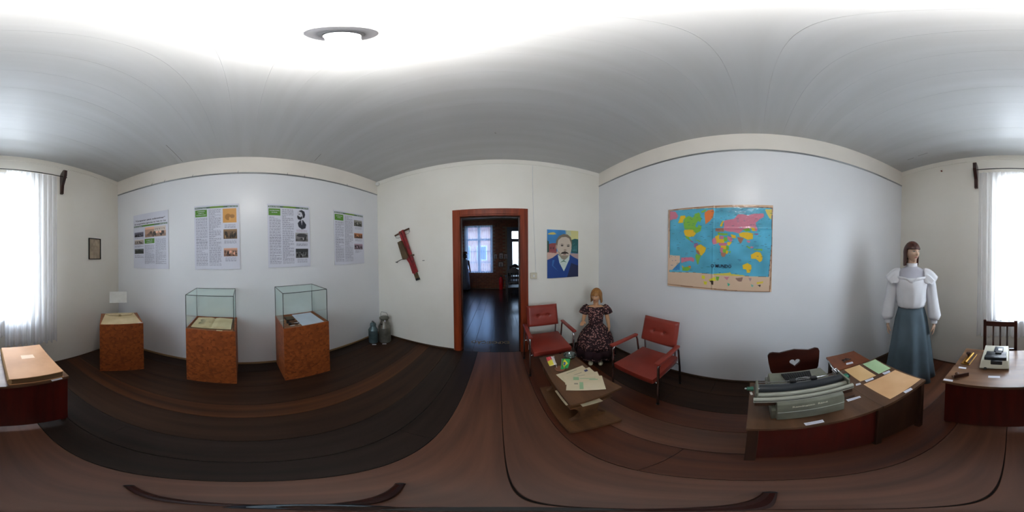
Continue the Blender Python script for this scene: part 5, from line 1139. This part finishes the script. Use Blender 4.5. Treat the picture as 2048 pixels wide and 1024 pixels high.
# ---- girl mannequin
GO = thing('mannequin', 'child mannequin with blond bob and dark floral dress in corner', 'mannequin', (1.165,1.715,0), math.atan2(-.562,.827))
Hg = Vector((.006,-.01,.995)); kg = .80; g = G(); R3g = add_head(g, Hg, kg, R_(-22), R_(6))
limb(g, [(0,.01,.84),(0,.006,.88),(0,.0,.93)], [.040,.033,.036])
g.ball((0,.01,.815),(.115,.06,.05),16); g.ball((0,.0,.73),(.078,.060,.10),16); g.ball((0,.0,.62),(.062,.052,.08),16)
for sx in (-1,1): limb(g, [(sx*.042,.0,.54),(sx*.055,0,.30),(sx*.055,.012,.06)], [.045,.038,.026])
limb(g, [(.118,.01,.815),(.150,.012,.67),(.168,-.005,.545),(.169,-.006,.53)], [.032,.027,.020,.018])
hand(g, (.169,-.006,.53), (.05,-.05,-1), (-.2,-1,0), (-1,0,0), .72, .25)
limb(g, [(-.118,.01,.815),(-.150,.0,.69),(-.155,-.075,.665),(-.156,-.085,.664)], [.032,.027,.020,.018])
hand(g, (-.156,-.085,.664), (-.10,-1,-.15), (.9,-.1,.25), (0,-.15,-1), .72, .15)
remesh_body(g, .0034, 'body', lambda co: face_colors(co, (206,156,116), Hg, R3g, kg, (190,110,92), (150,100,56), (80,70,60)), GO)
bob_hair('hair', Hg, R3g, kg, hair_mat('blond_hair', rgb(176,120,52), rgb(118,74,28)), GO, .030, -.112, 1.11, 58, .8, 5)
m = mat('floral_dress', rgb(40,14,20), .8)
def floral(m):
    n = m.node_tree.nodes; L = m.node_tree.links; p = n['Principled BSDF']
    tc_ = n.new('ShaderNodeTexCoord'); mp_ = n.new('ShaderNodeMapping'); mp_.inputs['Scale'].default_value = (42,42,42)
    nz = n.new('ShaderNodeTexNoise'); nz.inputs['Scale'].default_value = 1.3; mixv = n.new('ShaderNodeMixRGB'); mixv.inputs[0].default_value = .12
    v = n.new('ShaderNodeTexVoronoi'); v.inputs['Scale'].default_value = 1.0; r = n.new('ShaderNodeValToRGB')
    L.new(tc_.outputs['Object'], mp_.inputs[0]); L.new(mp_.outputs[0], nz.inputs['Vector']); L.new(mp_.outputs[0], mixv.inputs[1]); L.new(nz.outputs['Color'], mixv.inputs[2])
    mixv.blend_type = 'ADD'; mixv.inputs[0].default_value = 1.6
    L.new(mixv.outputs[0], v.inputs['Vector']); L.new(v.outputs['Distance'], r.inputs[0])
    e = r.color_ramp.elements; e[0].position = .0; e[0].color = (*rgb(214,180,132),1); e[1].position = .42; e[1].color = (*rgb(38,12,18),1)
    q = e.new(.18); q.color = (*rgb(176,128,116),1); q = e.new(.35); q.color = (*rgb(146,98,96),1)
    L.new(r.outputs[0], p.inputs['Base Color'])
floral(m)
cloth('bodice', [ering(.565,.098,.085),ering(.60,.090,.076),ering(.66,.094,.078),ering(.74,.104,.086),ering(.80,.118,.076,cy=.006),ering(.845,.118,.060,cy=.010,nf=18,fl=.02)], m, GO, .003)
def dr_(z, rx, f, ph=.3): return ering(z, rx, rx*.92, 0, 0, 96, f, 11, ph)
cloth('dress_skirt', [dr_(.245,.238,.05),dr_(.32,.228,.05),dr_(.42,.200,.045),dr_(.50,.160,.035),dr_(.56,.115,.02),dr_(.585,.094,0)], m, GO, .003)
cloth('hem_flounce', [dr_(.120,.252,.07),dr_(.19,.248,.06),dr_(.255,.236,.05)], mat('burgundy_flounce', rgb(44,14,24), .85), GO, .003)
cloth('hem_frill', [dr_(.085,.246,.08,1.0),dr_(.125,.240,.06)], m, GO, .003)
for sx in (-1,1):
    q = G(); P = [(sx*.098,.008,.835),(sx*.122,.010,.815),(sx*.150,.008,.775),(sx*.160,.004,.742)] 
    q.tube(P, [.046,.054,.058,.060], 24, cap=False); q = q.build('puff_sleeve', m, GO, smooth=True); md = q.modifiers.new('t','SOLIDIFY'); md.thickness = .003
    G().ball((sx*.058,-.175,.028),(.030,.058,.028),14).build('shoe', mat('cream_shoe', rgb(206,196,166), .5), GO, smooth=True)
    limb_g = G(); limb_g.tube([(sx*.056,-.01,.07),(sx*.058,-.15,.035)], [.024,.022], 10); limb_g.build('sock', mat('cream_shoe', rgb(206,196,166), .5), GO, smooth=True)

# ---- mannequin in the next room
NO = thing('mannequin', 'mannequin in long pale dress and brown hat in next room', 'mannequin', (-1.40,6.62,0), R_(22))
Hn = Vector((0,-.01,1.44)); g = G(); R3n = add_head(g, Hn, .9, 0)
limb(g, [(0,.01,1.27),(0,0,1.37)], [.05,.046]); g.ball((0,.01,1.22),(.15,.08,.07),14); g.ball((0,0,1.10),(.12,.09,.12),14); g.ball((0,0,.92),(.13,.10,.12),14)
for sx in (-1,1):
    limb(g, [(sx*.15,.01,1.22),(sx*.19,.0,.98),(sx*.215,-.04,.78)], [.042,.034,.024]); hand(g, (sx*.215,-.04,.78), (sx*.05,-.1,-1), (-sx*.2,-1,0), (-sx,0,0), .9, .2)
    limb(g, [(sx*.08,0,.85),(sx*.08,0,.40),(sx*.08,0,.05)], [.08,.05,.034]); g.ball((sx*.08,-.04,.03),(.035,.09,.03),10)
remesh_body(g, .008, 'body', lambda co: face_colors(co, (120,84,60), Hn, R3n, .9, (120,60,50), (50,30,20), (40,30,20)), NO)
bob_hair('hair', Hn, R3n, .9, hair_mat('dark_hair', rgb(44,26,18), rgb(24,14,10)), NO, .03, -.10, 1.1, 50)
cloth('dress', [ering(.05,.21,.19,nf=10,fl=.05),ering(.40,.185,.16,nf=10,fl=.04),ering(.75,.155,.13,nf=10,fl=.03),ering(.98,.118,.098),ering(1.10,.135,.108),ering(1.20,.150,.095),ering(1.265,.110,.075),ering(1.30,.060,.055)], mat('pale_grey_dress', rgb(176,176,188), .8), NO, .004)
q = G(); q.lathe([(.17,1.52),(.175,1.525),(.105,1.535),(.095,1.60),(.06,1.625),(0,1.63)], (0,0,0), 28, False); q.build('hat', mat('brown_straw', rgb(120,70,50), .8), NO, smooth='auto')

# ================================================================== NEXT ROOM FURNITURE
M_ch2 = mat('carved_dark_chair', rgb(44,28,20), .4)
def carved_chair(x, y, rz, label):
    o = thing('carved_chair', label, 'chair', (x,y,0), rz, 'carved chairs in the next room')
    for sx in (-1,1):
        G().box(sx*.20-.02,sx*.20+.02,.18,.22,0,1.02,bev=.005).build('back_post', M_ch2, o); G().box(sx*.20-.02,sx*.20+.02,-.22,-.18,0,.44,bev=.005).build('leg', M_ch2, o)
    G().box(-.22,.22,-.23,.22,.44,.475,bev=.008).build('seat', M_ch2, o); G().box(-.18,.18,.19,.21,.93,1.00).build('top_rail', M_ch2, o); G().box(-.18,.18,.19,.21,.60,.64).build('lower_rail', M_ch2, o)
    G().prism_xz([(-.19,1.0),(.19,1.0),(.12,1.05),(.04,1.10),(-.04,1.10),(-.12,1.05)], .188, .212).build('crest', M_ch2, o)
    for q in (-.11,-.037,.037,.11): G().box(q-.014,q+.014,.193,.207,.64,.93).build('spindle', M_ch2, o)
    for sx in (-1,1): G().box(sx*.20-.012,sx*.20+.012,-.18,.18,.20,.225).build('stretcher', M_ch2, o)
    return o
carved_chair(.46, 5.20, R_(180), 'carved dark dining chair with spindles beyond the doorway, nearer one')
carved_chair(.66, 6.36, R_(4), 'carved dark dining chair beside the grey glass door')
o = thing('fire_extinguisher', 'red fire extinguisher standing on floor under the small pictures', 'fire extinguisher', (.08,6.83,0))
G().lathe([(.0,0),(.075,0),(.08,.01),(.08,.44),(.06,.50),(.025,.53),(.022,.55),(0,.55)], seg=20, cap=False).build('cylinder', mat('bright_red_paint', rgb(226,14,26), .3), o, smooth='auto')
G().box(-.02,.05,-.015,.015,.55,.60,bev=.004).build('valve_handle', M_blackm, o); G().tube([(.03,0,.57),(.095,-.02,.45),(.10,-.02,.12)], .012, 8).build('hose', M_black, o, smooth=True)
def pic(x, z, W, Hh, oval, label, seed):
    o = thing('small_picture', label, 'picture', (x, Y2-.016, z), 0, 'small pictures on the brick wall')
    if oval: G().lathe([(W/2-.012,0),(W/2,0),(W/2,.014),(W/2-.012,.014)], seg=28).build('frame', M_grip, o); f = o.children[-1]; f.rotation_euler = (R_(90),0,0); f.scale = (1, Hh/W, 1)
    else: G().box(-W/2,W/2,-.014,0,-Hh/2,Hh/2,bev=.003).build('frame', M_grip, o)
    c = Canvas(16, 20, (186,160,150)); c.ell(.5,.55,.22,.25,(110,90,84)); c.rect(.25,.05,.75,.3,(90,84,84))
    sheet(c, W*.72, Hh*.72, 'portrait', M_print, o, -.018)
pic(-.145,1.40,.16,.26,True,'oval pinkish picture nearest the curtained window on brick wall',1); pic(.10,1.42,.20,.30,False,'upper middle framed picture on the brick wall',2); pic(.30,1.40,.17,.26,True,'oval picture nearest the grey door on brick wall',3); pic(.085,1.06,.24,.24,False,'lowest framed picture on the brick wall',4)
o = thing('sideboard_vase', 'dark rounded jug on table beyond the carved chair', 'jug', (.38,5.85,.72)); G().lathe([(.0,0),(.06,0),(.09,.06),(.085,.12),(.04,.17),(.045,.20),(0,.20)], seg=20, cap=False).build('body', M_black, o, smooth='auto')
o = thing('dining_table', 'dark dining table beyond doorway near the carved chairs', 'table', (.82,5.82,0)); G().box(-.60,.6,-.20,.20,.685,.72,bev=.005).build('table_top', M_ch2, o)
for sx in (-.55,.55):
    for sy in (-.16,.16): G().box(sx-.03,sx+.03,sy-.03,sy+.03,0,.685).build('leg', M_ch2, o)
